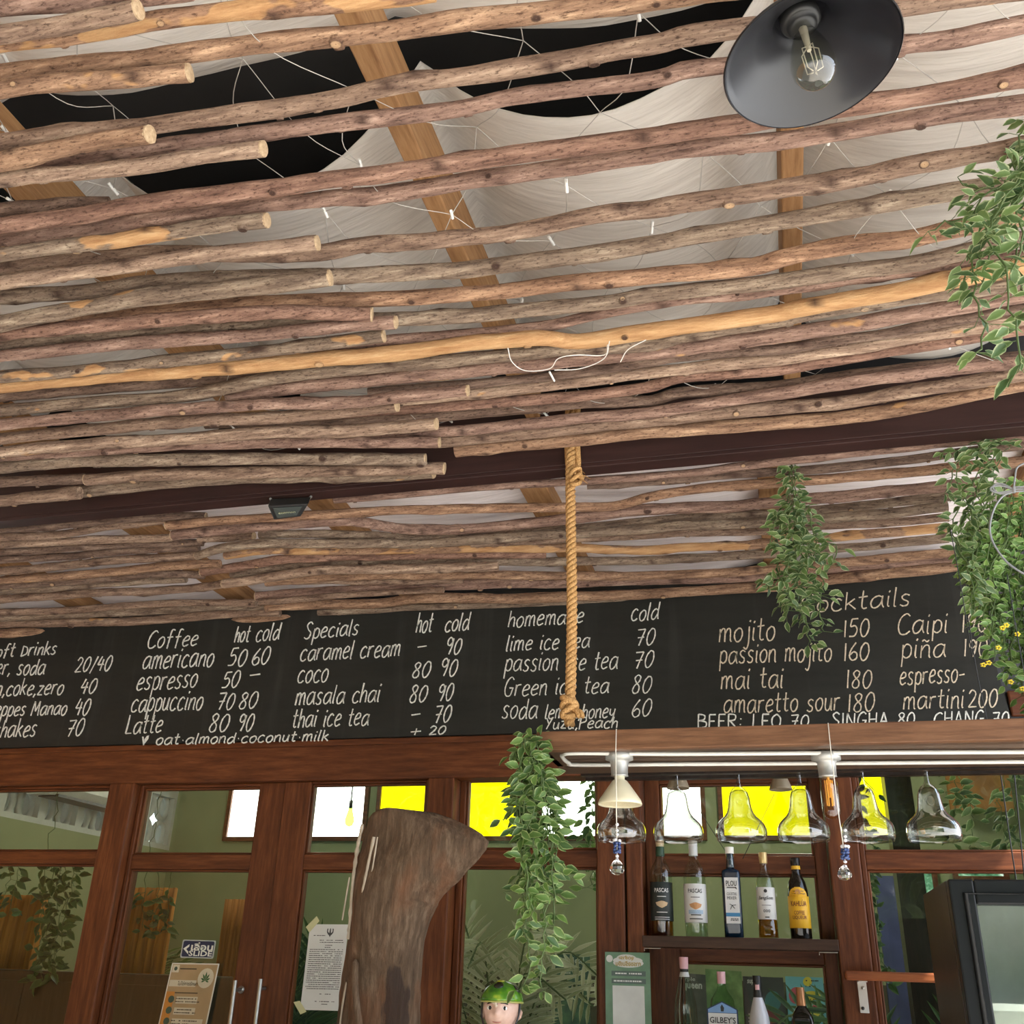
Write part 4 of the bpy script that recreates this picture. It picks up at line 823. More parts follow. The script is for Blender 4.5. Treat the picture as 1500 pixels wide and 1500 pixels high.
# loose wire under the peeled branch
b = MB(); b.tube(spline([at(x, y, Z=1.225) for x, y in ((744, 510), (750, 530), (770, 543), (805, 540), (818, 525), (845, 520), (885, 520), (890, 505))], 6), 0.0011, 5)
b.tube(spline([at(x, y, Z=1.22) for x, y in ((812, 542), (850, 540), (885, 525), (893, 500))], 6), 0.0011, 5); b.tube([at(805, 545, Z=1.22), at(812, 558, Z=1.22)], 0.0025, 6); b.tube(spline([at(x, y, Z=1.22) for x, y in ((946, 498), (920, 512), (909, 530))], 5), 0.0012, 5)
o = b.build('loose_wire', CLIP, loc=at(805, 540, Z=1.225)); tag(o, 'loose white wire dangling below the peeled orange branch', 'wire')
# ------------------------------------------------------------------ plants
LEAF = leafmat('variegated_leaf', (0.05, 0.10, 0.035), (0.16, 0.25, 0.075), (0.52, 0.58, 0.32))
LEAF4 = leafmat('trailing_leaf', (0.04, 0.09, 0.022), (0.14, 0.25, 0.055), (0.40, 0.48, 0.20))
LEAFD = leafmat('deep_green_leaf', (0.02, 0.05, 0.018), (0.06, 0.13, 0.035), (0.12, 0.20, 0.06))
LEAFB = leafmat('bright_leaf', (0.08, 0.19, 0.04), (0.24, 0.40, 0.10), (0.55, 0.66, 0.32))
STEM = plain('green_stem', (0.07, 0.11, 0.03), 0.7)
def leaf(mb, p, d, up, L, W, rnd):
    d = d.normalized(); s = d.cross(up); s = s.normalized() if s.length > 1e-4 else d.orthogonal().normalized(); n = s.cross(d)
    br = rnd.random(); fold = 0.18*W; dr = rnd.uniform(0.05, 0.35)*L
    ts = (0.0, 0.12, 0.35, 0.62, 0.85, 1.0); ws = (0.06, 0.55, 1.0, 0.82, 0.38, 0.02)
    vs = []; cs = []
    for t, w in zip(ts, ws):
        c = p + d*(L*t) - n*(dr*t*t)
        for k, e in ((-1, 1), (-0.5, 0.25), (0, 0), (0.5, 0.25), (1, 1)):
            vs.append(c + s*(W*0.5*w*k) + n*(fold*abs(k)*w)); cs.append((e, br, 0, 1))
    fs = [(i*5+j, i*5+j+1, (i+1)*5+j+1, (i+1)*5+j) for i in range(5) for j in range(4)]
    mb.add(vs, fs, 0, cs, True)
HANG = {'n': 0}
def vine(name, label, strands, L, mat, seed, group=None, spread=1.0, step=0.5, flowers=None, wl=0.52, cat='vine', zmax=0.95):
    """strands: world point lists, top to tip; paired leaves along each."""
    HANG['n'] = 0; rnd = random.Random(seed); root = thing(name, label, cat, strands[0][0], group)
    st, fo = MB(), MB()
    for P in strands:
        Q = resample(spline(P, 8), L*step)
        Q = [q + Vector((rnd.gauss(0, 1), rnd.gauss(0, 1), 0))*L*0.12 for q in Q]
        st.tube(Q, [0.0016]*(len(Q)-1)+[0.0006], 5)
        for i, q in enumerate(Q):
            if q.y > 3.6 and q.z > zmax+EYE: continue
            for side in range(2 if rnd.random() < 0.8 else 1):
                a = rnd.uniform(0, 2*math.pi)
                d = Vector((math.cos(a), 0.6*math.sin(a), rnd.uniform(-1.0, 0.35)))
                l = L*rnd.uniform(0.7, 1.2)
                base = q + Vector((math.cos(a), math.sin(a), -0.2))*L*rnd.uniform(0.05, 0.8)*spread
                if (base-q).length > L*0.25: st.tube([q, base], 0.0007, 4, caps=False)
                leaf(fo, base, d, Vector((rnd.uniform(-.6, .6), rnd.uniform(-1.3, -0.5), rnd.uniform(-.3, .7))), l, l*wl, rnd)
    st.build('stem', STEM, root); fo.build('foliage', mat, root)
    if flowers:
        fl_ = MB()
        for p in flowers:
            for k in range(5):
                a = k*1.2566; fl_.lathe([(0, -0.0015), (0.0035, 0), (0.0025, 0.002), (0, 0.002)], 7, cen=p+Vector((math.cos(a)*0.004, -0.004, math.sin(a)*0.004)))
        fl_.build('blossom', plain('yellow_blossom', (0.85, 0.65, 0.05), 0.6), root)
    return root
def strand(px, Y): return [at(x, y, Y=Y) for x, y in px]
# hanging over the front branches, near the lamp
Y1 = 1.40
vine('hanging_vine', 'variegated vine spilling below the front branches, out at the end past the pendant lamp', [
  strand([(1520, 150), (1500, 190), (1485, 235), (1470, 280)], Y1), strand([(1520, 200), (1480, 265), (1435, 290), (1428, 330), (1440, 420)], Y1),
  strand([(1520, 240), (1465, 300), (1420, 320), (1385, 325), (1362, 338)], Y1+.03), strand([(1515, 230), (1450, 330), (1462, 375), (1478, 440), (1487, 490), (1496, 545)], Y1-.02),
  strand([(1520, 260), (1440, 350), (1425, 400), (1432, 450), (1440, 480), (1432, 515)], Y1), strand([(1530, 300), (1490, 370), (1505, 440), (1500, 470)], Y1+.04), strand([(1530, 260), (1500, 320), (1490, 380), (1480, 400)], Y1), strand([(1530, 170), (1480, 270), (1440, 275), (1425, 280), (1400, 260)], Y1+.02), strand([(1530, 240), (1495, 300), (1450, 380), (1420, 395), (1405, 420)], Y1)], 0.032, LEAF, 11, spread=0.9, step=0.62)
# in front of the chalkboard
Y2 = 2.50
vine('hanging_vine', 'short variegated vine hanging from the branches in front of the cocktail menu', [
  strand([(1160, 676), (1166, 710), (1158, 740), (1150, 790), (1140, 830), (1146, 860), (1150, 885)], Y2), strand([(1158, 680), (1160, 715), (1175, 760), (1190, 820), (1205, 850), (1200, 900), (1208, 925)], Y2),
  strand([(1160, 690), (1162, 740), (1165, 800), (1170, 860), (1178, 900), (1190, 945)], Y2), strand([(1168, 730), (1150, 750), (1132, 770), (1130, 800)], Y2-.02), strand([(1165, 740), (1185, 745), (1195, 790), (1225, 800), (1215, 830)], Y2),
  strand([(1160, 735), (1150, 800), (1160, 840), (1195, 845), (1185, 880)], Y2+.02), strand([(1165, 760), (1180, 820), (1140, 850), (1130, 862), (1120, 850)], Y2), strand([(1165, 780), (1172, 830), (1160, 870), (1152, 905)], Y2), strand([(1170, 770), (1195, 800), (1180, 840), (1168, 880), (1180, 915)], Y2+.02), strand([(1162, 720), (1150, 770), (1172, 800), (1152, 830), (1160, 880)], Y2-.03)], 0.030, LEAF, 12, spread=1.25, step=0.5)
# right-hand curtain of leaves
Y3 = 2.42
vine('hanging_vine', 'sparse trailing vine at the end of the branches, in front of the last sawn tips', [
  strand([(1470, 648), (1440, 655), (1400, 660), (1375, 665)], Y3), strand([(1455, 650), (1405, 672), (1395, 700), (1385, 722)], Y3), strand([(1450, 655), (1400, 690), (1412, 720), (1420, 745), (1425, 775)], Y3),
  strand([(1450, 660), (1412, 735), (1395, 770), (1400, 800), (1418, 830), (1425, 870), (1420, 895)], Y3), strand([(1460, 660), (1420, 740), (1405, 800), (1395, 790), (1388, 770)], Y3), strand([(1480, 655), (1460, 645), (1450, 640), (1430, 650)], Y3), strand([(1470, 660), (1425, 790), (1430, 840), (1425, 880)], Y3)], 0.030, LEAF, 13, spread=0.7, step=0.7)
rnd = random.Random(21); SS = []
for k in range(95):
    x1 = rnd.uniform(1412, 1580); y1 = min(1045, 850+(x1-1410)*2.5)+rnd.uniform(-70, 12); x0 = x1+rnd.uniform(0, 45)
    SS.append(strand([(x0, 690+rnd.uniform(0, 120)), ((x0+x1)/2+rnd.uniform(-8, 8), (740+y1)/2), (x1+3, y1-40), (x1, y1)], Y3+0.06+rnd.uniform(-.05, .09)))
vine('vine_curtain', 'dense bright green vine curtain with yellow blossoms covering the end of the chalkboard', SS, 0.024, LEAFB, 14, spread=0.8, step=0.85,
  flowers=[at(x, y, Y=Y3-.02) for x, y in ((1474, 917), (1468, 921), (1497, 1010), (1448, 972), (1440, 975), (1480, 1000), (1462, 950), (1490, 930))])
# over the end of the glass rack
Y4 = 2.26; rnd = random.Random(31); SS = []
for k in range(17):
    xt = 775+rnd.uniform(-10, 14); xm = 785+rnd.uniform(-36, 34); y1 = rnd.uniform(1190, 1400); xb = 790+(xm-785)*0.75
    SS.append(strand([(xt, 1072+rnd.uniform(-4, 20)), ((xt+xm)/2, 1120), (xm, 1180), ((xm+xb)/2+rnd.uniform(-6, 6), (1180+y1)/2), (xb, y1)], Y4+rnd.uniform(-.03, .04)))
SS += [strand([(775, 1066), (763, 1075), (755, 1085)], Y4), strand([(775, 1080), (757, 1098), (752, 1108)], Y4), strand([(790, 1150), (815, 1160), (825, 1175)], Y4), strand([(780, 1150), (755, 1190), (742, 1200)], Y4), strand([(790, 1260), (800, 1330), (795, 1400), (790, 1440), (800, 1455)], Y4), strand([(785, 1300), (770, 1350), (775, 1420), (765, 1450)], Y4), strand([(800, 1240), (825, 1280), (835, 1285)], Y4), strand([(790, 1280), (765, 1300), (738, 1308)], Y4)]
vine('hanging_vine', 'long dense variegated vine trailing off the end of the glass rack beside the driftwood', SS, 0.031, LEAF4, 15, spread=0.65, step=0.72)
# ------------------------------------------------------------------ grey cable at the far end
CABY = 2.33
def cpx(x, y): return at(1250+x/4.688, 560+y/4.688, Y=CABY)
b = MB()
b.tube(spline([cpx(1230, 540), cpx(1165, 560), cpx(1122, 590), cpx(1110, 650), cpx(1100, 735)], 6), 0.0023, 8)
b.tube(spline([cpx(1100, 738), cpx(1020, 712), cpx(955, 718), cpx(945, 740), cpx(990, 758), cpx(1100, 742)], 6), 0.0023, 8)
b.tube(spline([cpx(1100, 736), cpx(1030, 700), cpx(975, 700), cpx(960, 730), cpx(1010, 765), cpx(1102, 748)], 6), 0.0023, 8)
b.tube(spline([cpx(1098, 752), cpx(1030, 780), cpx(975, 850), cpx(942, 950), cpx(940, 1040), cpx(975, 1130), cpx(1060, 1240), cpx(1180, 1320), cpx(1260, 1340)], 6), 0.0025, 8)
for dy in (720, 735, 750): b.tube([cpx(1100, dy), cpx(1280, dy-6)], 0.0023, 8)
b.tube([cpx(1100, 722), cpx(1101, 758)], 0.0045, 8)
o = b.build('electric_cable', GREYPL, loc=cpx(1100, 740)); tag(o, 'looped grey electric cable tied up in front of the vine curtain', 'cable')
for k, (pts, lb) in enumerate([([(1463, 1115), (1478, 1220), (1489, 1292)], 'thin dark cord falling past the window above the fridge, the one nearer the posts'), ([(1484, 1115), (1493, 1210), (1500, 1280), (1508, 1350)], 'thin dark cord falling past the window above the fridge, the outermost one')]):
    b = MB(); b.tube(spline([at(x, y, Y=2.75) for x, y in pts], 6), 0.0016, 6); o = b.build('thin_wire', BLACKPL, loc=at(*pts[0], Y=2.75)); tag(o, lb, 'cord')
for k, (pts, lb) in enumerate([([(1418, 905), (1432, 990), (1448, 1064)], 'thin black cord across the end of the chalkboard'), ([(1392, 775), (1406, 850), (1424, 960)], 'thin black cord running down from the branch tips into the leaves'), ([(1475, 840), (1490, 930), (1505, 1010)], 'thin black cord in front of the bright vine curtain')]):
    b = MB(); b.tube(spline([at(x, y, Y=2.36) for x, y in pts], 6), 0.0011, 6); o = b.build('thin_wire', BLACKPL, loc=at(*pts[0], Y=2.36)); tag(o, lb, 'cord')
# ------------------------------------------------------------------ driftwood trunk
DY = 2.95
rows = [(1188, 560, 600), (1192, 548, 640), (1200, 541, 664), (1212, 537, 690), (1222, 534, 706), (1233, 532, 716), (1245, 530, 712), (1258, 527, 701), (1272, 524, 689), (1290, 521, 672), (1310, 519, 650), (1330, 518, 636), (1350, 517, 627), (1375, 514, 621), (1400, 509, 618), (1430, 503, 616), (1465, 498, 615), (1500, 494, 615), (1560, 488, 617), (1640, 480, 622)]
DR = N('weathered_driftwood'); f1 = DR.noise(DR.coords((34, 34, 5)), 1.6, 7, 0.7); f2 = DR.noise(DR.coords((7, 7, 3)), 1.4, 3)
cD = DR.ramp(f1, [(0.25, (0.045, 0.028, 0.017)), (0.5, (0.135, 0.088, 0.055)), (0.75, (0.27, 0.19, 0.125))])
cD = DR.mix(DR.ramp(f2, [(0.5, (0, 0, 0)), (0.7, (0.6, 0.6, 0.6))]), cD, (0.22, 0.095, 0.045))
aD = DR.n('Attribute', attribute_name='tone'); sD = DR.n('SeparateColor'); DR.l(aD.outputs[0], sD.inputs[0])
aa = DR.n('Math', operation='MULTIPLY_ADD'); DR.l(f1, aa.inputs[0]); aa.inputs[1].default_value = 1.6; aa.inputs[2].default_value = -0.8; ab = DR.n('Math', operation='ADD'); DR.l(aa.outputs[0], ab.inputs[0]); DR.l(sD.outputs[0], ab.inputs[1])
cD = DR.mix(DR.ramp(ab.outputs[0], [(0.35, (0, 0, 0)), (0.6, (.85, .85, .85))]), cD, (0.045, 0.03, 0.024))
DR.bsdf(cD, 0.8, bump=f1, bstr=0.9, bdist=0.012, spec=0.2); DRIFT = DR.mat
dw = thing('driftwood_trunk', 'tall weathered driftwood trunk with a side spur standing before the glass doors', 'driftwood', at(556, 1640, Y=DY))
b = MB(); n = 44; P = []; C = []
fine = []
for (ya, la, ra), (yb_, lb_, rb_) in zip(rows, rows[1:]):
    m_ = max(1, int((yb_-ya)/5))
    for i in range(m_): t = i/m_; fine.append((ya+(yb_-ya)*t, la+(lb_-la)*t, ra+(rb_-ra)*t))
fine.append(rows[-1])
for i, (y, l, r) in enumerate(fine):
    pl, pr_ = at(l, y, Y=DY), at(r, y, Y=DY); c = (pl+pr_)/2; w = (pr_-pl).length/2
    body = at(min(r, 618), y, Y=DY); row = []
    for j in range(n+1):
        a = 2*math.pi*j/n; dpt = 0.085+0.02*math.sin(y*0.02)
        u = math.cos(a); v = math.sin(a)
        dd = dpt*(1-0.55*max(0, u)**2 if r > 640 else 1)
        nz = 1+0.10*noise.noise(Vector((u*1.6, v*1.6, y*0.012)))+0.05*noise.noise(Vector((u*5, v*5, y*0.02)))
        crack = 0.018*max(0, 1-abs(a-(math.pi*1.32+0.15*math.sin(y*0.02)))/0.10) if 1380 < y else 0.012*max(0, 1-abs(a-(math.pi*1.78))/0.08) if y < 1240 else 0
        row.append(c+Vector((u*w*(1+0.03*noise.noise(Vector((y*0.06, v, 3)))), v*(dd*nz-crack), 0.0)))
        C.append((min(1, max(0, 1.2-(((a-5.35)/0.42)**2+((y-1475)/62)**2)+0.9*noise.noise(Vector((a*4, y*0.03, 0))))), 0, 0, 1))
    P.append(row)
b.grid(P, c=C); top_ = P[0]; ct = sum(top_[:-1], Vector())/n+Vector((0, 0, 0.006))
b.add([*top_[:-1], ct], [(j, (j+1) % n, n) for j in range(n)], 0, (0, 0, 0, 1), True)
b.build('trunk', DRIFT, dw)
PALE = wood('split_pale_wood', (0.30, 0.24, 0.17), (0.50, 0.42, 0.32), (0.66, 0.58, 0.46), (60, 60, 6), 0.8, 0.4)
for pts, r in (([(531, 1208), (524, 1240), (517, 1290), (513, 1345), (510, 1376)], 0.009), ([(548, 1226), (540, 1262), (531, 1310), (526, 1350), (520, 1390)], 0.007), ([(553, 1226), (546, 1270), (538, 1320), (527, 1375), (512, 1420), (502, 1470), (497, 1510)], 0.004), ([(512, 1285), (506, 1320), (501, 1348)], 0.004)):
    b = MB(); Q = spline([at(x, y, Y=DY-0.05-(0.03 if x > 530 else 0)) for x, y in pts], 6); rr = [r*(0.5+0.6*abs(noise.noise(Vector((i*0.5, r*900, 0))))) for i in range(len(Q))]; b.tube(Q, rr, 7); b.build('splinter', PALE, dw)
b = MB(); b.tube(spline([at(x, y, Y=DY-0.095) for x, y in ((521, 1405), (520, 1440), (523, 1475), (526, 1500), (530, 1530))], 6), [0.004]+[0.010]*24, 8); b.build('ridge', DRIFT, dw)
# ------------------------------------------------------------------ lettering helper
def text_verts(body, size, thick=0.0, shear=0.0, bold=0.0):
    cu = bpy.data.curves.new('lettering', 'FONT'); cu.body = body; cu.size = size; cu.align_x = 'CENTER'; cu.align_y = 'CENTER'; cu.shear = shear; cu.offset = bold; cu.resolution_u = 2
    o = bpy.data.objects.new('lettering', cu); COL.objects.link(o)
    dg = bpy.context.evaluated_depsgraph_get(); me = bpy.data.meshes.new_from_object(o.evaluated_get(dg))
    vs = [v.co.copy() for v in me.vertices]; fs = [tuple(p.vertices) for p in me.polygons]
    bpy.data.objects.remove(o); bpy.data.curves.remove(cu); bpy.data.meshes.remove(me)
    return vs, fs
def fit_text(mb, body, w, h, place, m=0, shear=0.0, bold=0.0, mirror=False):
    """scale the word to w x h and put each vertex with place(u, v)."""
    vs, fs = text_verts(body, 1.0, shear=shear, bold=bold)
    if not vs: return
    x0, x1 = min(v.x for v in vs), max(v.x for v in vs); y0, y1 = min(v.y for v in vs), max(v.y for v in vs)
    out = []
    for v in vs:
        u = ((v.x-x0)/(x1-x0)-0.5)*w; q = ((v.y-y0)/(y1-y0)-0.5)*h
        out.append(place(-u if mirror else u, q))
    mb.add(out, fs, m)
def dashes(mb, w, rows, place, rnd, h=0.0016, m=0, fill=0.9, ragged=True):
    for v in rows:
        u = -w/2; end = w/2*(rnd.uniform(0.2, 1) if ragged else 1)
        while u < end:
            l = rnd.uniform(0.003, 0.009); l = min(l, end-u)
            if rnd.random() < fill: mb.add([place(u, v-h/2), place(u+l, v-h/2), place(u+l, v+h/2), place(u, v+h/2)], [(0, 1, 2, 3)], m)
            u += l+rnd.uniform(0.0008, 0.0025)
INK = plain('dark_print', (0.03, 0.03, 0.03), 0.7); WHITEP = plain('white_paper', (0.74, 0.76, 0.72), 0.7, var=0.03)
def sheet_frame(q):
    """q: four world corners tl, tr, br, bl -> place(u, v, off) in metres from the centre."""
    c = sum(q, Vector())/4; ux = ((q[1]-q[0])+(q[2]-q[3]))/2; uy = ((q[0]-q[3])+(q[1]-q[2]))/2
    w, h = ux.length, uy.length; ux.normalize(); uy.normalize(); n = ux.cross(uy).normalized()
    return c, w, h, (lambda u, v, off=0.0: c+ux*u+uy*v+n*off)
def quad(mb, place, u0, u1, v0, v1, off, m=0): mb.add([place(u0, v0, off), place(u1, v0, off), place(u1, v1, off), place(u0, v1, off)], [(0, 1, 2, 3)], m)
def disc(mb, place, u, v, r, off, m=0, n=20, ry=None): mb.add([place(u+r*math.cos(2*math.pi*k/n), v+(ry or r)*math.sin(2*math.pi*k/n), off) for k in range(n)], [tuple(range(n))], m)
# slide sticker on door glass
q = [at(268, 1376, Y=3.556), at(317, 1378, Y=3.556), at(312, 1404, Y=3.556), at(264, 1403, Y=3.556)]
c, w, h, pl = sheet_frame(q)
t = thing('slide_sticker', 'small navy sticker reading slide on the door glass', 'sticker', c)
b = MB(); rr = []
for cx, cy_, a0 in ((1, 1, 0), (-1, 1, 90), (-1, -1, 180), (1, -1, 270)):
    for k in range(5): a = math.radians(a0+k*22.5); rr.append((cx*(w/2-0.006)+0.006*math.cos(a), cy_*(h/2-0.006)+0.006*math.sin(a)))
b.add([pl(u, v, 0.0) for u, v in rr], [tuple(range(20))]); b.build('backing', plain('silver_film', (0.40, 0.44, 0.40), 0.4), t, solid=0.001)
b = MB(); b.add([pl(u*0.93, v*0.88, 0.0012) for u, v in rr], [tuple(range(20))]); b.build('field', plain('navy_print', (0.012, 0.02, 0.06), 0.5), t)
b = MB(); P_ = lambda u, v: pl(u, v, 0.002)
fit_text(b, 'SLIDE', w*0.70, h*0.30, lambda u, v: P_(u+w*0.10, v-h*0.24), bold=0.02); fit_text(b, 'เลื่อน', w*0.66, h*0.46, lambda u, v: P_(u+w*0.12, v+h*0.14), bold=0.03)
b.add([P_(-w*0.44, 0), P_(-w*0.27, h*0.26), P_(-w*0.27, h*0.12), P_(-w*0.35, -h*0.02), P_(-w*0.27, -h*0.16), P_(-w*0.27, -h*0.30)], [(0, 3, 2, 1), (0, 5, 4, 3)]); b.build('lettering', plain('silver_print', (0.72, 0.74, 0.66), 0.4), t)
# poster with leaf emblem
q = [at(253, 1409, Y=3.550), at(321, 1413, Y=3.550), at(297, 1530, Y=3.550), at(225, 1530, Y=3.550)]
c, w, h, pl = sheet_frame(q); rnd = random.Random(4)
t = thing('leaf_poster', 'beige notice with a green leaf emblem taped inside the door below the navy sticker', 'poster', c)
b = MB(); quad(b, pl, -w/2, w/2, -h/2, h/2, 0); b.build('sheet', plain('white_card', (0.70, 0.68, 0.58), 0.6), t, solid=0.0008)
b = MB(); quad(b, pl, -w*.475, w*.475, -h*.48, h*.485, 0.001); b.build('print_ground', plain('tan_print', (0.40, 0.27, 0.13), 0.6), t)
b = MB(); quad(b, pl, -w*.475, -w*.30, -h*.48, h*.14, 0.0016); b.build('orange_band', plain('orange_print', (0.55, 0.22, 0.03), 0.6), t)
b = MB(); 
for y0, y1, x1 in ((.42, .435, .05), (.12, .133, .18)): quad(b, pl, -w*.30, w*x1, h*y0, h*y1, 0.0016)
fit_text(b, 'ไม่ใช่การรักษา', w*0.42, h*0.055, lambda u, v: pl(u-w*0.07, v+h*0.245, 0.0022), bold=0.01)
for k in range(4): dashes(b, w*0.62, [h*(0.055-k*0.135), h*(0.018-k*0.135)], lambda u, v: pl(u+w*0.06, v, 0.0022), rnd, h=0.0035)
b.build('lettering', plain('brown_print', (0.07, 0.045, 0.02), 0.6), t)
b = MB()
for k in range(4): quad(b, pl, -w*.24, w*(.2 if k < 2 else .40), h*(-0.005-k*0.135), h*(0.08-k*0.135), 0.0012)
quad(b, pl, -w*.46, -w*.32, h*.38, h*.475, 0.0016); quad(b, pl, -w*.46, w*.10, h*.205, h*.285, 0.0014); disc(b, pl, w*.28, h*.315, w*.165, 0.0016, ry=h*.125); b.build('pale_panel', plain('cream_print', (0.60, 0.53, 0.37), 0.6), t)
b = MB()
for a in range(7):
    an = math.radians(-105+a*35); L_ = (0.14, 0.17, 0.2, 0.22, 0.2, 0.17, 0.14)[a]*w*0.62
    d = (math.sin(an), math.cos(an)); s_ = (d[1], -d[0]); o0 = (w*.28, h*.285)
    b.add([pl(o0[0], o0[1], .0024), pl(o0[0]+d[0]*L_*.55+s_[0]*L_*.14, o0[1]+(d[1]*L_*.55+s_[1]*L_*.14)*1.15, .0024), pl(o0[0]+d[0]*L_, o0[1]+d[1]*L_*1.15, .0024), pl(o0[0]+d[0]*L_*.55-s_[0]*L_*.14, o0[1]+(d[1]*L_*.55-s_[1]*L_*.14)*1.15, .0024)], [(0, 1, 2, 3)])
b.build('leaf_emblem', plain('leaf_green_print', (0.03, 0.10, 0.025), 0.6), t)
b = MB()
for k in range(4): disc(b, pl, -w*.345, h*(0.045-k*.135), w*.062, 0.002)
disc(b, pl, -w*.39, h*.428, w*.035, 0.002); b.build('icon', plain('dark_green_print', (0.05, 0.08, 0.05), 0.6), t)
# official notice with tape
q = [at(454, 1354, Y=3.545), at(511, 1354, Y=3.545), at(497, 1481, Y=3.545), at(440, 1479, Y=3.545)]
c, w, h, pl = sheet_frame(q); rnd = random.Random(6)
t = thing('official_notice', 'white typed notice taped to the door glass beside the driftwood', 'notice', c)
b = MB(); quad(b, pl, -w/2, w/2, -h/2, h/2, 0); b.build('sheet', WHITEP, t, solid=0.0008)
b = MB(); dashes(b, w*0.86, [h*(0.20-k*0.024) for k in range(20)], lambda u, v: pl(u, v, 0.0012), rnd, h=0.0022, ragged=False, fill=.93)
for v_, ww, ox in ((.365, .3, -.22), (.31, .6, .1), (.285, .62, .12), (.25, .18, .05), (.225, .2, .05), (-.315, .3, .1), (-.40, .5, .1), (-.43, .15, .1)): dashes(b, w*ww, [h*v_], lambda u, v: pl(u+w*ox, v, 0.0012), rnd, h=0.0022, ragged=False)
b.build('print_lines', INK, t)
b = MB(); u0, v0 = w*0.05, h*0.40
b.add([pl(u0+x*w, v0+y*h, .0012) for x, y in ((-.012, .05), (.012, .05), (.02, .0), (.045, -.01), (.03, -.025), (.0, -.055), (-.03, -.025), (-.045, -.01), (-.02, .0))], [tuple(range(9))])
for s_ in (-1, 1): b.add([pl(u0+s_*x*w, v0+y*h, .0012) for x, y in ((.02, -.01), (.06, .015), (.055, .05), (.085, .045), (.085, .005), (.04, -.03))], [tuple(range(6))])
b.build('crest', plain('grey_print', (0.08, 0.08, 0.08), 0.7), t)
TAPE = plain('masking_tape', (0.62, 0.62, 0.34), 0.6)
for pts in (((448, 1358), (464, 1342), (468, 1349), (453, 1366)), ((430, 1468), (439, 1466), (449, 1482), (440, 1486))):
    b = MB(); b.add([at(x, y, Y=3.543) for x, y in pts], [(0, 1, 2, 3)]); b.build('tape', TAPE, t, solid=0.0006)
# green payment poster on the post (its code square left blank)
q = [at(886, 1393, Y=3.49), at(952, 1397, Y=3.49), at(955, 1520, Y=3.49), at(888, 1520, Y=3.49)]
c, w, h, pl = sheet_frame(q); rnd = random.Random(8)
t = thing('green_poster', 'green card with cream headline fixed to the post left of the bottle shelves', 'poster', c)
b = MB(); quad(b, pl, -w/2, w/2, -h/2, h/2, 0); b.build('sheet', plain('sage_card', (0.155, 0.27, 0.17), 0.35, var=0.15, sc=20), t, solid=0.001)
b = MB()
for k, (u, v, ru, rv) in enumerate(((-.02, .43, .22, .045), (.02, .37, .34, .055), (-.12, .40, .2, .04), (.14, .40, .2, .04))): disc(b, pl, u*w, v*h, ru*w, .0014+k*.0003, ry=rv*h)
quad(b, pl, -w*.34, w*.36, -h*.40, h*.10, .0012); disc(b, pl, -w*.40, h*.42, w*.075, .0014); b.build('white_panel', plain('white_print', (0.66, 0.67, 0.63), 0.5), t)
b = MB(); fit_text(b, 'จุดชำระ', w*.34, h*.06, lambda u, v: pl(u-w*.02, v+h*.43, .0034), bold=.035, mirror=True); fit_text(b, 'การขอรับเงิน', w*.56, h*.06, lambda u, v: pl(u+w*.02, v+h*.365, .0034), bold=.03, mirror=True); b.build('headline', plain('gold_print', (0.42, 0.30, 0.08), 0.5), t)
b = MB(); quad(b, pl, -w*.36, w*.40, h*.215, h*.275, .0012); quad(b, pl, -w*.36, w*.40, h*.125, h*.185, .0012); b.build('grey_strip', plain('grey_green_print', (0.10, 0.14, 0.12), 0.5), t)
b = MB(); dashes(b, w*.62, [h*.245, h*.155], lambda u, v: pl(u, v, .002), rnd, h=0.004, ragged=False); b.build('lettering', WHITEP, t)
# ------------------------------------------------------------------ bottle shelves
sh = thing('bottle_shelf', 'dark wooden shelf board fixed between the posts, bottles in a row on it', 'shelf', (-0.157, 3.47, 0.11+EYE))
b = MB(); z1 = at(1080, 1373, Y=3.45).z; z0_ = at(1080, 1390, Y=3.45).z
b.box(-0.458, 0.145, 3.45, 3.582, z0_, z1); b.build('shelf_board', wood('shelf_dark', (0.03, 0.014, 0.008), (0.055, 0.026, 0.015), (0.085, 0.042, 0.024), (4, 40, 40)), sh, bevel=0.002)
b = MB()
for x0_, x1_ in ((-0.452, -0.400), (0.085, 0.140)): b.tube([(x0_, 3.452, z0_-0.012), (x0_, 3.452, z0_-0.004), (x1_, 3.452, z0_-0.004)], 0.0014, 6)
b.build('wire_trim', plain('pale_wire_trim', (0.45, 0.40, 0.33), 0.5), sh)
sh2z = -0.235
s2 = bx('lower_shelf', DARKWOOD, -0.458, 0.145, 3.40, 3.582, sh2z-0.02, sh2z, bevel=0.002); tag(s2, 'lower dark shelf board holding the second row of bottles', 'shelf')
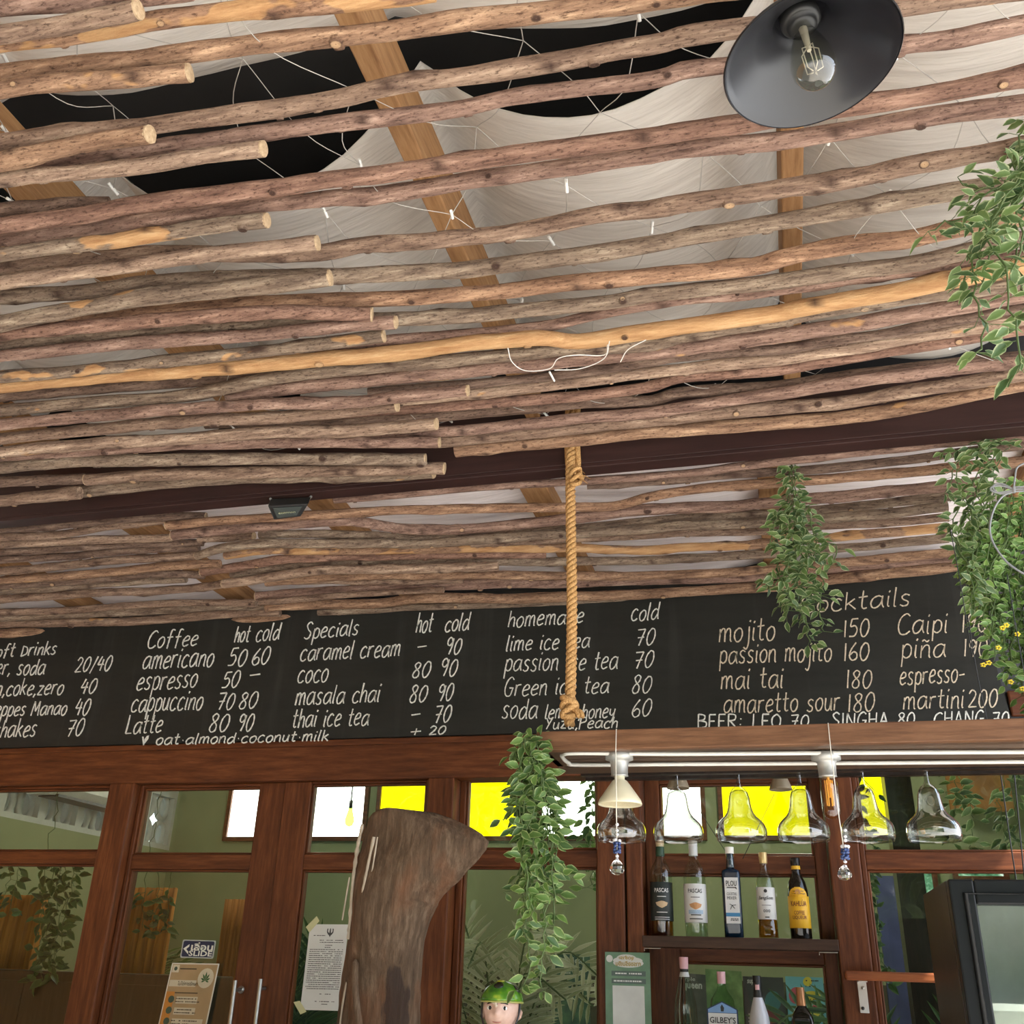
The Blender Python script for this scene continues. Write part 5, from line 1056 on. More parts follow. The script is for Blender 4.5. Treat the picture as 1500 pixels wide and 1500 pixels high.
def bottle(name, label, cat_px, ybase_z, Y, ytop, prof, glass, seedy=0, liquid=None, lmat=None, parts=(), square=False):
    """prof: (r, z) as fractions of height; parts: (name, material, z0, z1, radius factor)."""
    x = cat_px; base = at(x, 1370, Y=Y); base.z = ybase_z; 
    H = at(x, ytop, Y=Y).z - ybase_z
    t = thing(name, label, 'bottle', base, None)
    n = 4 if square else 32
    def ring(pf):
        return [(r*H, z*H) for r, z in pf]
    rp_ = ring(prof)
    def rad(z):
        for (r0, z0_), (r1, z1_) in zip(rp_, rp_[1:]):
            if z0_ <= z <= z1_ and z1_ > z0_: return r0+(r1-r0)*(z-z0_)/(z1_-z0_)
        return rp_[-1][0]
    def lathe(pf, m, nm, shrink=1.0, parent=t, cap=False):
        b = MB(); n_ = 40
        if square:
            vs = []
            for r, z in pf:
                for j in range(n_):
                    a = 2*math.pi*j/n_; k = 1.0
                    if r > rp_[1][0]*0.6: k = min(1/max(abs(math.cos(a)), abs(math.sin(a))), 1.26)*0.92
                    vs.append((r*shrink*k*math.cos(a), r*shrink*k*math.sin(a), z))
            b.add(vs, [(i*n_+j, i*n_+(j+1) % n_, (i+1)*n_+(j+1) % n_, (i+1)*n_+j) for i in range(len(pf)-1) for j in range(n_)], 0, None, True)
        else: b.lathe([(r*shrink, z) for r, z in pf], n_)
        o = b.build(nm, m, parent); o.location = (0, 0, 0); return o
    lathe([(0.0003, 0.0005)] + rp_, glass, 'glass_body')
    if liquid:
        zl = liquid*H; pf = [(0.0003, 0.003)] + [(r, max(z, 0.003)) for r, z in rp_ if z < zl] + [(rad(zl), zl), (0.0003, zl)]
        lathe(pf, lmat, 'liquid', 0.93)
    for nm, mt, za, zb, k in parts:
        pf = [(rad(za*H)*k*0.98, za*H), (rad(za*H)*k, za*H+0.0005), (rad((za+zb)/2*H)*k, (za+zb)/2*H), (rad(zb*H)*k, zb*H-0.0005), (rad(zb*H)*k*0.98, zb*H)]
        if nm in ('cap', 'stopper'): pf = [(0.0003, za*H)] + pf + [(0.0003, zb*H)]
        lathe(pf, mt, nm)
    return t, H, rad
def on_label(t, words_, rad, H, mat, name='label_lettering'):
    """curved words on the side facing the camera: (text, z fraction, width, height, shear)."""
    base = Vector(t.location); a0 = math.atan2(-base.y, -base.x)
    b = MB()
    for tx, z, w, h, shr in words_:
        r = rad(z*H)*1.02+0.0009
        def place(u, v, r=r, z=z): 
            a = a0+u/r; return (r*math.cos(a), r*math.sin(a), z*H+v)
        if tx == '=': place_ = place; b.add([place(u, v) for u, v in [(-w/2+w*k/8, -h/2) for k in range(9)]+[(w/2-w*k/8, h/2) for k in range(9)]], [tuple(range(18))])
        elif tx == 'o': b.add([place(w/2*math.cos(2*math.pi*k/18), h/2*math.sin(2*math.pi*k/18)) for k in range(18)], [tuple(range(18))])
        elif tx == 'wings': b.add([place(x*w/2, y*h/2) for x, y in ((-1, .5), (-.3, .9), (0, 1), (.3, .9), (1, .5), (.8, -.3), (.3, -.8), (0, -1), (-.3, -.8), (-.8, -.3))], [tuple(range(10))])
        else: fit_text(b, tx, w, h, place, shear=shr, bold=0.012)
    o = b.build(name, mat, t); o.location = (0, 0, 0); return o
WHL = plain('white_label', (0.68, 0.68, 0.66), 0.6, var=0.03); DKL = plain('dark_label', (0.02, 0.028, 0.025), 0.5); YEL_L = plain('yellow_label', (0.75, 0.42, 0.02), 0.5, var=0.05)
REDI = plain('red_brown_print', (0.18, 0.04, 0.015), 0.6); GOLDI = plain('copper_print', (0.50, 0.25, 0.10), 0.4); BLUI = plain('blue_print', (0.05, 0.22, 0.42), 0.6); LBLU = plain('pale_blue_print', (0.36, 0.48, 0.60), 0.6)
AMB = glassy('amber_liquid', (0.80, 0.44, 0.10), ior=1.33); CLW = glassy('clear_liquid', (0.9, 0.95, 0.9), ior=1.33); BLK = plain('dark_bottle_glass', (0.012, 0.010, 0.007), 0.06); BLUEG = plain('blue_black_liqueur', (0.004, 0.016, 0.035), 0.07); CORK = plain('cork_cap', (0.55, 0.40, 0.24), 0.7); GREYC = plain('pale_grey_cap', (0.55, 0.56, 0.55), 0.4); GOLDC = plain('gold_cap', (0.62, 0.45, 0.20), 0.35, 0.4); COPC = plain('copper_foil', (0.42, 0.20, 0.09), 0.35, 0.5); PINK = plain('pink_seal', (0.72, 0.42, 0.45), 0.6); DGREEN = plain('green_neck_label', (0.02, 0.06, 0.03), 0.5)
rum = [(0.118, 0.0), (0.122, 0.01), (0.122, 0.60), (0.118, 0.66), (0.098, 0.72), (0.065, 0.77), (0.047, 0.81), (0.045, 0.93), (0.047, 0.935), (0.047, 0.955)]
zs = z1; YB_ = 3.525
t, H, rad = bottle('rum_bottle', 'amber rum bottle with dark label, first in the shelf row below the glasses', 971, zs, YB_, 1231, rum, CLEAR, liquid=0.30, lmat=AMB, parts=[('label', DKL, 0.155, 0.55, 1.02), ('neck_label', DGREEN, 0.83, 0.93, 1.06), ('cap', CORK, 0.93, 1.0, 1.0)])
on_label(t, [('PASCAS', 0.465, 0.048, 0.013, 0), ('=', 0.40, 0.03, 0.002, 0), ('=', 0.24, 0.036, 0.002, 0), ('=', 0.19, 0.052, 0.0018, 0), ('=', 0.17, 0.052, 0.0018, 0)], rad, H, WHL); on_label(t, [('wings', 0.32, 0.042, 0.022, 0)], rad, H, CORK, 'label_emblem'); 
t, H, rad = bottle('rum_bottle', 'clear rum bottle with white label and pale grey cap, second in the shelf row', 1021, zs, YB_, 1232, rum, CLEAR, liquid=0.12, lmat=CLW, parts=[('label', WHL, 0.145, 0.54, 1.02), ('neck_label', GREYC, 0.84, 0.94, 1.08), ('cap', GREYC, 0.93, 1.0, 1.08)])
on_label(t, [('PASCAS', 0.465, 0.048, 0.013, 0), ('=', 0.40, 0.03, 0.002, 0), ('=', 0.22, 0.034, 0.003, 0), ('=', 0.18, 0.044, 0.003, 0)], rad, H, INK); on_label(t, [('wings', 0.31, 0.042, 0.022, 0)], rad, H, GOLDI, 'label_emblem'); on_label(t, [('=', 0.25, 0.05, 0.012, 0)], rad, H, LBLU, 'label_band')
mixp = [(0.110, 0.0), (0.115, 0.012), (0.115, 0.705), (0.108, 0.73), (0.055, 0.755), (0.046, 0.78), (0.044, 0.915), (0.046, 0.93)]
t, H, rad = bottle('mixer_bottle', 'square blue black cocktail mixer bottle with narrow white label, middle of the shelf row', 1076, zs, YB_, 1241, mixp, BLUEG, parts=[('cap', WHITEPL, 0.925, 1.0, 1.12), ('neck_glass', CLEAR, 0.765, 0.915, 1.06)], square=True)
bw_ = MB(); base = Vector(t.location); d_ = Vector((-base.x*0.3, -base.y, 0)).normalized(); sx_ = Vector((-d_.y, d_.x, 0)); fr_ = 0.115*H*0.92+0.0012
def pm(u, v, off=0.0): return Vector((0, 0, 0)) + Vector((0, -1, 0))*(fr_+off) + Vector((1, 0, 0))*u + Vector((0, 0, v))
quad(bw_, pm, -0.021, 0.023, 0.15*H, 0.65*H, 0.0); o = bw_.build('label', WHL, t); o.location = (0, 0, 0)
b = MB(); fit_text(b, 'PLOU', 0.034, 0.017, lambda u, v: pm(u+.001, v+0.585*H, .0008), bold=.02); fit_text(b, 'COCKTAIL', 0.032, 0.009, lambda u, v: pm(u+.001, v+0.47*H, .0008)); fit_text(b, 'MIXER', 0.030, 0.010, lambda u, v: pm(u+.001, v+0.425*H, .0008))
b.add([pm(-.014, .535*H, .0008), pm(.012, .535*H, .0008), pm(.018, .515*H, .0008), pm(.016, .545*H, .0008), pm(-.014, .545*H, .0008)], [(0, 1, 2, 3, 4)])
for p0, p1 in (((-.006, .30), (.0, .345)), ((.0, .345), (.012, .35)), ((.0, .345), (-.008, .36)), ((.0, .345), (.008, .31))): b.tube([pm(p0[0], p0[1]*H, .0008), pm(p1[0], p1[1]*H, .0008)], .001, 5)
dashes(b, .034, [.185*H, .20*H], lambda u, v: pm(u, v, .0008), random.Random(2), h=.0025, ragged=False); o = b.build('label_lettering', INK, t); o.location = (0, 0, 0)
b = MB(); quad(b, pm, -.021, .023, .225*H, .265*H, .0006); o = b.build('label_band', BLUI, t); o.location = (0, 0, 0)
sang = [(0.120, 0.0), (0.124, 0.01), (0.122, 0.20), (0.112, 0.215), (0.112, 0.55), (0.108, 0.64), (0.085, 0.72), (0.055, 0.77), (0.046, 0.80), (0.045, 0.87), (0.048, 0.875), (0.048, 0.89)]
t, H, rad = bottle('rum_bottle', 'golden rum bottle with cream label and gold cap, fourth in the shelf row', 1126, zs, YB_, 1249, sang, CLEAR, liquid=0.26, lmat=AMB, parts=[('label', WHL, 0.215, 0.585, 1.02), ('cap', GOLDC, 0.87, 1.0, 1.06)])
on_label(t, [('SangSom', 0.455, 0.050, 0.014, 0.35), ('o', 0.54, 0.011, 0.011, 0), ('ooo', 0.31, 0.022, 0.009, 0), ('=', 0.24, 0.014, 0.003, 0), ('=', 0.375, 0.03, 0.0015, 0)], rad, H, INK)
kah = [(0.130, 0.0), (0.134, 0.012), (0.134, 0.50), (0.128, 0.60), (0.108, 0.70), (0.072, 0.77), (0.058, 0.81), (0.056, 0.90), (0.058, 0.905)]
t, H, rad = bottle('liqueur_bottle', 'dark liqueur bottle with arched yellow label, last in the shelf row by the post', 1174, zs, YB_, 1257, kah, BLK, parts=[('label', YEL_L, 0.13, 0.52, 1.015), ('neck_label', YEL_L, 0.855, 0.90, 1.05), ('cap', DARKWOOD, 0.905, 1.0, 1.06)])
on_label(t, [('=', 0.515+0.0106*k, 0.064*math.sqrt(1-(k/10.5)**2), 0.0034, 0) for k in range(11)], rad, H, YEL_L, 'label_arch')
on_label(t, [('KAHLÚA', 0.435, 0.052, 0.020, 0), ('COFFEE', 0.315, 0.034, 0.012, 0), ('LIQUEUR', 0.255, 0.046, 0.012, 0)], rad, H, REDI); on_label(t, [('o', 0.565, 0.018, 0.018, 0)], rad, H, GOLDI, 'label_emblem')
# lower row
zl_ = sh2z+EYE; YL_ = 3.49
tall = [(0.118, 0.0), (0.122, 0.01), (0.122, 0.45), (0.112, 0.56), (0.085, 0.68), (0.055, 0.80), (0.042, 0.86), (0.042, 0.93), (0.045, 0.94)]
t, H, rad = bottle('spirit_bottle', 'clear sloping spirit bottle with pink seal, first of the lower row', 1000, zl_, YL_, 1402, tall, CLEAR, liquid=0.35, lmat=CLW, parts=[('cap', BLACKPL, 0.85, 1.0, 1.05), ('seal', PINK, 0.88, 1.001, 1.10), ('neck_label', GREYC, 0.80, 0.85, 1.04)])
gin = [(0.150, 0.0), (0.155, 0.012), (0.155, 0.62), (0.145, 0.68), (0.095, 0.75), (0.06, 0.80), (0.048, 0.84), (0.048, 0.93), (0.05, 0.94)]
t, H, rad = bottle('gin_bottle', 'clear square gin bottle with house shaped blue and white label, lower row', 1053, zl_, YL_, 1423, gin, glassy('green_tinted_glass', (0.80, 0.90, 0.80), ior=1.5, boost=1.8), parts=[('cap', PINK, 0.86, 1.0, 1.08)], square=True)
fr_ = 0.155*H*0.92+0.0014
b = MB(); b.add([pm(u, v*H) for u, v in ((-.047, .10), (.047, .10), (.047, .575), (.0, .665), (-.047, .575))], [(0, 1, 2, 3, 4)]); o = b.build('label_border', plain('navy_label', (0.015, 0.03, 0.09), 0.5), t); o.location = (0, 0, 0)
b = MB(); b.add([pm(u, v*H, .0007) for u, v in ((-.043, .10), (.043, .10), (.043, .53), (-.043, .53))], [(0, 1, 2, 3)]); o = b.build('label', WHL, t); o.location = (0, 0, 0)
b = MB(); b.add([pm(u, v*H, .0007) for u, v in ((-.043, .535), (.043, .535), (.043, .57), (.0, .65), (-.043, .57))], [(0, 1, 2, 3, 4)]); o = b.build('label_gable', plain('sky_blue_print', (0.20, 0.36, 0.62), 0.5), t); o.location = (0, 0, 0)
b = MB(); fit_text(b, "GILBEY'S", 0.078, 0.017, lambda u, v: pm(u, v+0.455*H, .0014), bold=.015); fit_text(b, '1857', 0.040, 0.014, lambda u, v: pm(u, v+0.365*H, .0014), shear=.4); b.add([pm(u, v*H, .0014) for u, v in ((-.004, .55), (.004, .55), (.006, .59), (.0, .63), (-.005, .60))], [(0, 1, 2, 3, 4)]); o = b.build('label_lettering', INK, t); o.location = (0, 0, 0)
WHB = plain('white_lacquered_bottle', (0.62, 0.63, 0.66), 0.12, var=0.02)
wb = [(0.135, 0.0), (0.14, 0.012), (0.138, 0.40), (0.118, 0.54), (0.085, 0.66), (0.056, 0.75), (0.046, 0.79), (0.046, 0.90), (0.05, 0.92), (0.05, 0.94)]
t, H, rad = bottle('spirit_bottle', 'glossy white spirit bottle with black neck, lower row', 1104, zl_, YL_, 1429, wb, WHB, parts=[('neck_sleeve', BLACKPL, 0.745, 0.94, 1.05), ('cap', BLACKPL, 0.93, 1.0, 1.06)])
on_label(t, [('=', 0.875, 0.013, 0.020, 0)], rad, H, PINK, 'seal')
jb = [(0.165, 0.0), (0.17, 0.012), (0.17, 0.55), (0.160, 0.62), (0.11, 0.70), (0.065, 0.755), (0.056, 0.78), (0.056, 0.93), (0.06, 0.94)]
t, H, rad = bottle('liqueur_bottle', 'squat dark liqueur bottle with copper foil cap, last of the lower row', 1165, zl_, YL_, 1446, jb, BLK, parts=[('cap', COPC, 0.76, 1.0, 1.06)], square=True)
fr_ = 0.17*H*0.92+0.0014
b = MB(); quad(b, pm, -.036, .036, .10*H, .46*H, 0); o = b.build('label', plain('cream_label', (0.5, 0.45, 0.40), 0.6), t); o.location = (0, 0, 0)
# ------------------------------------------------------------------ bar counter, figurine
cz = -0.42
ct_ = bx('bar_counter', RACKWOOD, -2.2, 0.30, 2.30, 3.10, cz-0.05, cz, bevel=0.004); tag(ct_, 'wooden bar counter running below the hanging glass rack', 'counter')
b = MB(); b.box(-2.15, 0.26, 2.40, 2.44, 0.0, cz-0.05+EYE); b.build('front_panel', DARKWOOD, ct_)
gy = 2.55
hc = at(735, 1479, Y=gy); sc_ = depth(hc)/F   # metres per photo pixel at the figurine
R_ = 27.5*sc_
fig = thing('figurine', 'painted garden figurine of a boy in a green spotted helmet', 'figurine', Vector((hc.x, hc.y, cz+EYE)))
SKIN = plain('pink_painted_clay', (0.52, 0.34, 0.27), 0.4, var=0.1, sc=60)
def head_pt(th, ph):
    x, y, z = math.cos(ph)*math.cos(th), math.cos(ph)*math.sin(th), math.sin(ph)
    fr = max(0, -y)
    w = 1.0 - 0.12*max(0, -z)  # narrower chin
    px_, py_, pz_ = x*w*1.0, y*1.02, z*1.16
    if fr > 0:
        py_ -= 0.16*math.exp(-((x/0.16)**2+((z+0.12)/0.17)**2))     # nose
        py_ += 0.06*math.exp(-(((abs(x)-0.38)/0.16)**2+((z-0.12)/0.13)**2))  # eye sockets
        py_ -= 0.07*math.exp(-(((abs(x)-0.48)/0.22)**2+((z+0.28)/0.22)**2))  # cheeks
        py_ -= 0.05*math.exp(-((x/0.22)**2+((z+0.46)/0.07)**2)); py_ -= 0.06*math.exp(-((x/0.25)**2+((z+0.72)/0.14)**2))
        py_ += 0.05*math.exp(-((x/0.22)**2+((z+0.56)/0.035)**2))
    return hc + Vector((px_, py_, pz_))*R_
b = MB(); b.grid([[head_pt(2*math.pi*j/56, -math.pi/2+math.pi*i/40) for j in range(57)] for i in range(41)])
# ears
for s_ in (-1, 1):
    ring = [[hc+Vector((s_*(0.98+0.12*k+0.05*math.sin(a)), 0.02-0.05*k, -0.22+0.26*(1-0.35*k)*math.sin(a)))*R_+Vector((0, 0.16*(1-0.3*k)*math.cos(a)*R_, 0)) for a in [2*math.pi*q/14 for q in range(15)]] for k in (0, 0.5, 1)]
    b.grid(ring); b.add([p for p in ring[-1][:-1]], [tuple(range(14))])
b.build('head', SKIN, fig)
b = MB(); b.lathe([(0.0, 0.0), (0.75*R_, 0.0), (1.05*R_, 0.6*R_), (1.35*R_, 2.2*R_), (1.25*R_, 3.0*R_), (0.6*R_, 3.5*R_), (0.42*R_, 3.8*R_), (0.42*R_, hc.z-0.95*R_-cz-EYE)], 28, cen=(hc.x, hc.y, cz+EYE)); b.build('body', plain('painted_shirt', (0.10, 0.22, 0.12), 0.5), fig)
HG = N('green_helmet_paint'); hf = HG.noise(HG.coords((30, 30, 30)), 1.2, 2); HG.bsdf(HG.ramp(hf, [(0.4, (0.035, 0.13, 0.012)), (0.6, (0.09, 0.22, 0.015)), (0.75, (0.28, 0.36, 0.02))]), 0.2); HG = HG.mat
b = MB(); G_ = []
for i in range(15):
    ph = math.radians(6+84*i/14); G_.append([hc+Vector((math.cos(ph)*math.cos(t_)*1.12, math.cos(ph)*math.sin(t_)*1.14-0.02, 0.30+math.sin(ph)*1.22*0.86 - (0.10 if i == 0 else 0)*0 + 0.10*math.cos(ph)*math.sin(t_)*-0.4))*R_ for t_ in [2*math.pi*j/40 for j in range(41)]])
b.grid(G_); b.build('helmet', HG, fig, solid=0.003)
def on_helmet(a_deg, p_deg, rx, name, mt):
    t0, p0 = math.radians(a_deg), math.radians(p_deg); b = MB(); pts = []
    for k in range(19):
        rr = 0 if k == 18 else rx; a = 2*math.pi*k/18; t_ = t0+rr*math.cos(a)/math.cos(p0); ph = p0+rr*math.sin(a)
        pts.append(hc+Vector((math.cos(ph)*math.cos(t_)*1.175, math.cos(ph)*math.sin(t_)*1.195-0.02, 0.30+math.sin(ph)*1.22*0.91+0.10*math.cos(ph)*math.sin(t_)*-0.4))*R_)
    b.add(pts, [(k, (k+1) % 18, 18) for k in range(18)], 0, None, True); return b.build(name, mt, fig, solid=0.0015)
SPOT = plain('dark_spot_paint', (0.012, 0.016, 0.006), 0.25)
on_helmet(-90, 52, 0.22, 'helmet_spot', SPOT); on_helmet(-10, 40, 0.2, 'helmet_spot', SPOT); on_helmet(170, 40, 0.2, 'helmet_spot', SPOT); on_helmet(-95, 78, 0.16, 'helmet_patch', plain('yellow_green_paint', (0.35, 0.36, 0.03), 0.25))
b = MB(); b.tube([hc+Vector((math.cos(t_)*1.11, math.sin(t_)*1.13-0.02, 0.37+0.04*-math.sin(t_)))*R_ for t_ in [2*math.pi*j/40 for j in range(40)]], 0.05*R_, 8, closed=True); b.build('helmet_rim', plain('rim_paint', (0.30, 0.30, 0.08), 0.3), fig)
EYEW, EYEK = plain('eye_white', (0.75, 0.72, 0.68), 0.2), plain('eye_dark', (0.01, 0.008, 0.008), 0.1)
def blob(name, mt, x, z, rx, rz, dy=0.0, n=16):
    b = MB(); y = -math.sqrt(max(0.05, 1-x*x-(z/1.16)**2))*1.02; pts = []
    for rr, o in ((1.0, 0.04), (0.7, 0.0), (0.35, -0.02)):
        pts.append([hc+Vector((x+rx*rr*math.cos(2*math.pi*k/n), y+o+dy, z+rz*rr*math.sin(2*math.pi*k/n)))*R_ for k in range(n+1)])
    b.grid(pts); b.add(pts[-1][:-1], [tuple(range(n))]); return b.build(name, mt, fig)
for s_ in (-1, 1):
    e = blob('eye', EYEW, 0.40*s_-0.02, 0.10, 0.15, 0.11, 0.0); blob('iris', EYEK, 0.40*s_, 0.10, 0.085, 0.10, -0.03)
    b = MB(); b.tube([hc+Vector((0.40*s_-0.02+u*0.2, -math.sqrt(max(.05, 1-(0.40*s_+u*.2)**2-.07))*1.03+0.0, 0.29+0.05*(1-u*u)-(0.04*u*s_)))*R_ for u in (-1, -.5, 0, .5, 1)], [0.008*R_, .035*R_, .04*R_, .035*R_, .008*R_], 6); b.build('eyebrow', EYEK, fig)
b = MB(); b.tube([hc+Vector((u*0.24, -math.sqrt(1-(u*.24)**2-.20)*1.02-0.05, -0.55-0.03*(1-u*u)))*R_ for u in (-1, -.5, 0, .5, 1)], [.01*R_, .03*R_, .035*R_, .03*R_, .01*R_], 6); b.build('mouth', plain('lip_paint', (0.40, 0.16, 0.13), 0.3), fig)
b = MB()
for k in range(3): b.tube(spline([hc+Vector((-.35+.1*k, -.93-.05*k, .42-.05*k))*R_, hc+Vector((-.15+.04*k, -1.04, .50-.1*k))*R_, hc+Vector((.0, -1.06, .40-.12*k))*R_], 4), [.09*R_]*8+[.04*R_], 7)
b.build('hair_curl', plain('pale_hair_paint', (0.45, 0.36, 0.28), 0.4), fig)
for s_ in (-1, 1):
    b = MB(); b.tube(spline([hc+Vector((s_*1.05, -.15, .35))*R_, hc+Vector((s_*1.0, -.35, -.3))*R_, hc+Vector((s_*.75, -.5, -.85))*R_, hc+Vector((s_*.3, -.55, -1.2))*R_], 5), .05*R_, 7); b.build('strap', BLACKPL, fig)
# ------------------------------------------------------------------ display fridge, ledge with bracket
fr = thing('display_fridge', 'tall black display fridge with a glass door beside the bottle shelves', 'fridge', (0.351, 2.5, 0.0))
X0, X1, Y0, Y1_, ZT = 0.351, 0.93, 2.50, 2.98, 0.2095
b = MB(); b.box(X0, X0+0.02, Y0+0.05, Y1_, 0.02, ZT+EYE); b.box(X1-0.02, X1, Y0+0.05, Y1_, 0.02, ZT+EYE); b.box(X0+0.02, X1-0.02, Y0+0.05, Y1_, ZT+EYE-0.02, ZT+EYE); b.box(X0+0.02, X1-0.02, Y1_-0.02, Y1_, 0.02, ZT+EYE-0.02); b.box(X0+0.02, X1-0.02, Y0+0.05, Y1_-0.02, 0.0, 0.06)
b.build('cabinet', wood('fridge_side_brown', (0.018, 0.014, 0.011), (0.032, 0.024, 0.019), (0.05, 0.04, 0.032), (20, 20, 2), 0.35, 0.04), fr, bevel=0.002)
b = MB(); wf = 0.052
b.box(X0, X0+wf, Y0, Y0+0.045, 0.03, ZT+EYE); b.box(X1-wf, X1, Y0, Y0+0.045, 0.03, ZT+EYE); b.box(X0+wf, X1-wf, Y0, Y0+0.045, ZT+EYE-wf, ZT+EYE); b.box(X0+wf, X1-wf, Y0, Y0+0.045, 0.03, 0.10)
DRF = plain('black_door_frame', (0.010, 0.011, 0.012), 0.3, spec=0.2); dr = b.build('door', DRF, fr, bevel=0.004)
b = MB(); zt_ = ZT+EYE-0.03
b.tube([(X0+0.032, Y0-0.003, 0.06), (X0+0.032, Y0-0.003, zt_), (X1-0.032, Y0-0.003, zt_), (X1-0.032, Y0-0.003, 0.06)], 0.006, 8); b.build('door_bead', DRF, dr).location = (0, 0, 0)
dr_loc = dr.location.copy()
for ch in dr.children: ch.location = (0, 0, 0)
b = MB(); b.box(X0+wf, X1-wf, Y0+0.02, Y0+0.026, 0.10, ZT+EYE-wf); p_ = b.build('door_glass', PANE, dr); p_.location = (0, 0, 0)
b = MB(); b.box(X0+0.021, X1-0.021, Y1_-0.03, Y1_-0.021, 0.06, ZT+EYE-0.021); b.box(X0+0.0205, X0+0.026, Y0+0.06, Y1_-0.03, 0.06, ZT+EYE-0.021); b.box(X1-0.026, X1-0.0205, Y0+0.06, Y1_-0.03, 0.06, ZT+EYE-0.021); b.build('liner', plain('pale_grey_liner', (0.72, 0.73, 0.71), 0.4), fr)
for z in (at(1480, 1481, Y=2.58).z-EYE, -0.5, -0.9): 
    b = MB(); b.box(X0+0.03, X1-0.03, Y0+0.08, Y0+0.10, z+EYE, z+EYE+0.014); b.box(X0+0.03, X1-0.03, Y0+0.10, Y1_-0.04, z+EYE, z+EYE+0.004); b.build('wire_shelf', WHITEPL, fr)
lg = thing('wall_ledge', 'narrow red brown wooden ledge on a white metal bracket beside the fridge', 'ledge', at(1237, 1425, Y=3.46))
za, zb_ = at(1280, 1437, Y=3.44).z, at(1280, 1423, Y=3.44).z
b = MB(); b.box(at(1238, 1430, Y=3.44).x, 0.85, 3.42, 3.499, za, zb_); b.build('board', wood('orange_red_wood', (0.17, 0.05, 0.018), (0.30, 0.09, 0.03), (0.40, 0.14, 0.05), (4, 40, 40)), lg, bevel=0.006)
x0_, x1_ = at(1257, 1450, Y=3.49).x, at(1270, 1450, Y=3.49).x; zz0 = at(1265, 1484, Y=3.49).z
b = MB(); b.box(x0_, x1_, 3.492, 3.4985, zz0, za); b.box(x0_, x1_, 3.43, 3.4985, za-0.004, za-0.0005); br_ = b.build('bracket', plain('white_metal', (0.70, 0.68, 0.64), 0.4), lg, bevel=0.001)
for yy in (1447, 1477):
    b = MB(); pc = at(1264, yy, Y=3.4915); b.lathe([(0.005, 0.0), (0.005, 0.002), (0.0, 0.003)], 12, cen=pc, axis=Matrix.Rotation(math.pi/2, 3, 'X')); s_ = b.build('screw', BLACKPL if yy > 1460 else STEEL, br_); s_.location = (0, 0, 0)
for o in (dr, br_):
    for ch in o.children: ch.location = -Vector(o.location)-Vector(o.parent.location) if o.parent else (0, 0, 0)
for o in (d1, d2):
    for h in o.children:
        for ch in h.children: ch.location = -Vector(h.location)-Vector(o.location)
def hang(px, Y):
    P = strand(px, Y); HANG['n'] += 1
    if HANG['n'] > 1: return P
    t = Vector((P[0].x, Y, 1.349+EYE)); return [t, t.lerp(P[0], .5), *P]
# ------------------------------------------------------------------ inside the room
ac = thing('air_conditioner', 'white wall air conditioner seen through the first window pane', 'air conditioner', (-3.64, 4.8, 0.75+EYE))
b = MB(); prof_ = [(-3.738, 0.75), (-3.60, 0.75), (-3.55, 0.79), (-3.53, 0.87), (-3.54, 1.01), (-3.738, 1.02)]
ya, yb = 4.42, 5.15
vs = [(x, ya, z+EYE) for x, z in prof_]+[(x, yb, z+EYE) for x, z in prof_]; k = len(prof_)
b.add(vs, [tuple(range(k)), tuple(range(k, 2*k))]+[(i, (i+1) % k, k+(i+1) % k, k+i) for i in range(k)]); b.build('casing', plain('white_ac_casing', (0.62, 0.62, 0.56), 0.4), ac, bevel=0.006)
b = MB(); b.hexa([(-3.70, ya+.05, .743+EYE), (-3.58, ya+.05, .743+EYE), (-3.70, yb-.05, .743+EYE), (-3.58, yb-.05, .743+EYE), (-3.70, ya+.05, .748+EYE), (-3.58, ya+.05, .756+EYE), (-3.70, yb-.05, .748+EYE), (-3.58, yb-.05, .756+EYE)]); b.build('louver', BLACKPL, ac)
ORC = N('reflected_curtain'); of = ORC.noise(ORC.coords((26, 26, 1.5)), 1.5, 3); ORC.bsdf(ORC.ramp(of, [(0.3, (0.20, 0.075, 0.008)), (0.7, (0.50, 0.20, 0.018))]), 0.8); ORC = ORC.mat  # orange cloth built inside in place of its reflection in the panes
def curtain(label, x0, x1, y, z0, z1, seed):
    b = MB(); b.grid([[(x0+(x1-x0)*i/60, y+0.03*math.sin(i*0.9+seed)+0.015*math.sin(i*2.3), z0+(z1-z0)*j/8+EYE) for i in range(61)] for j in range(9)])
    return tag(b.build('curtain', ORC, loc=((x0+x1)/2, y, z1+EYE), solid=0.003), label, 'curtain')
curtain('orange curtain standing in for a reflection in the first window, at the picture edge', -3.70, -3.42, 4.35, -1.0, 0.26, 1)
curtain('orange curtain standing in for a reflection in the first window, next to the vine', -3.12, -2.72, 4.35, -1.0, 0.30, 2)
curtain('yellow orange curtain standing in for a reflection at the edge of the sliding door', -2.52, -2.36, 4.45, -1.0, 0.26, 4)
sb = bx('sideboard', DARKWOOD, -3.6, -2.3, 4.0, 4.2, -1.54, -0.06, bevel=0.005); tag(sb, 'low dark sideboard standing in for furniture reflected in the first window and sliding door', 'sideboard')  # furniture reflected in the panes, built as a solid piece inside
for k in range(3):
    b = MB(); b.box(-3.58+k*.43, -3.17+k*.43, 3.992, 3.999, 0.1, -0.10+EYE); b.build('door', DARKWOOD, sb)
vine('hanging_vine', 'dark green vine standing in for one reflected in the first window beside the orange curtain', [hang([(88+dx, 1262), (84+dx, 1310), (74+dx*.7, 1380), (66+dx*.5, 1440)], 4.0) for dx in (-22, -10, 0, 10, 20)]+[hang([(20+dx, 1262), (14+dx, 1310), (8+dx, 1340)], 4.0) for dx in (-6, 6)], 0.05, LEAFD, 41, spread=.7, step=.5, zmax=.36)  # reflected vine, modelled behind the glass instead
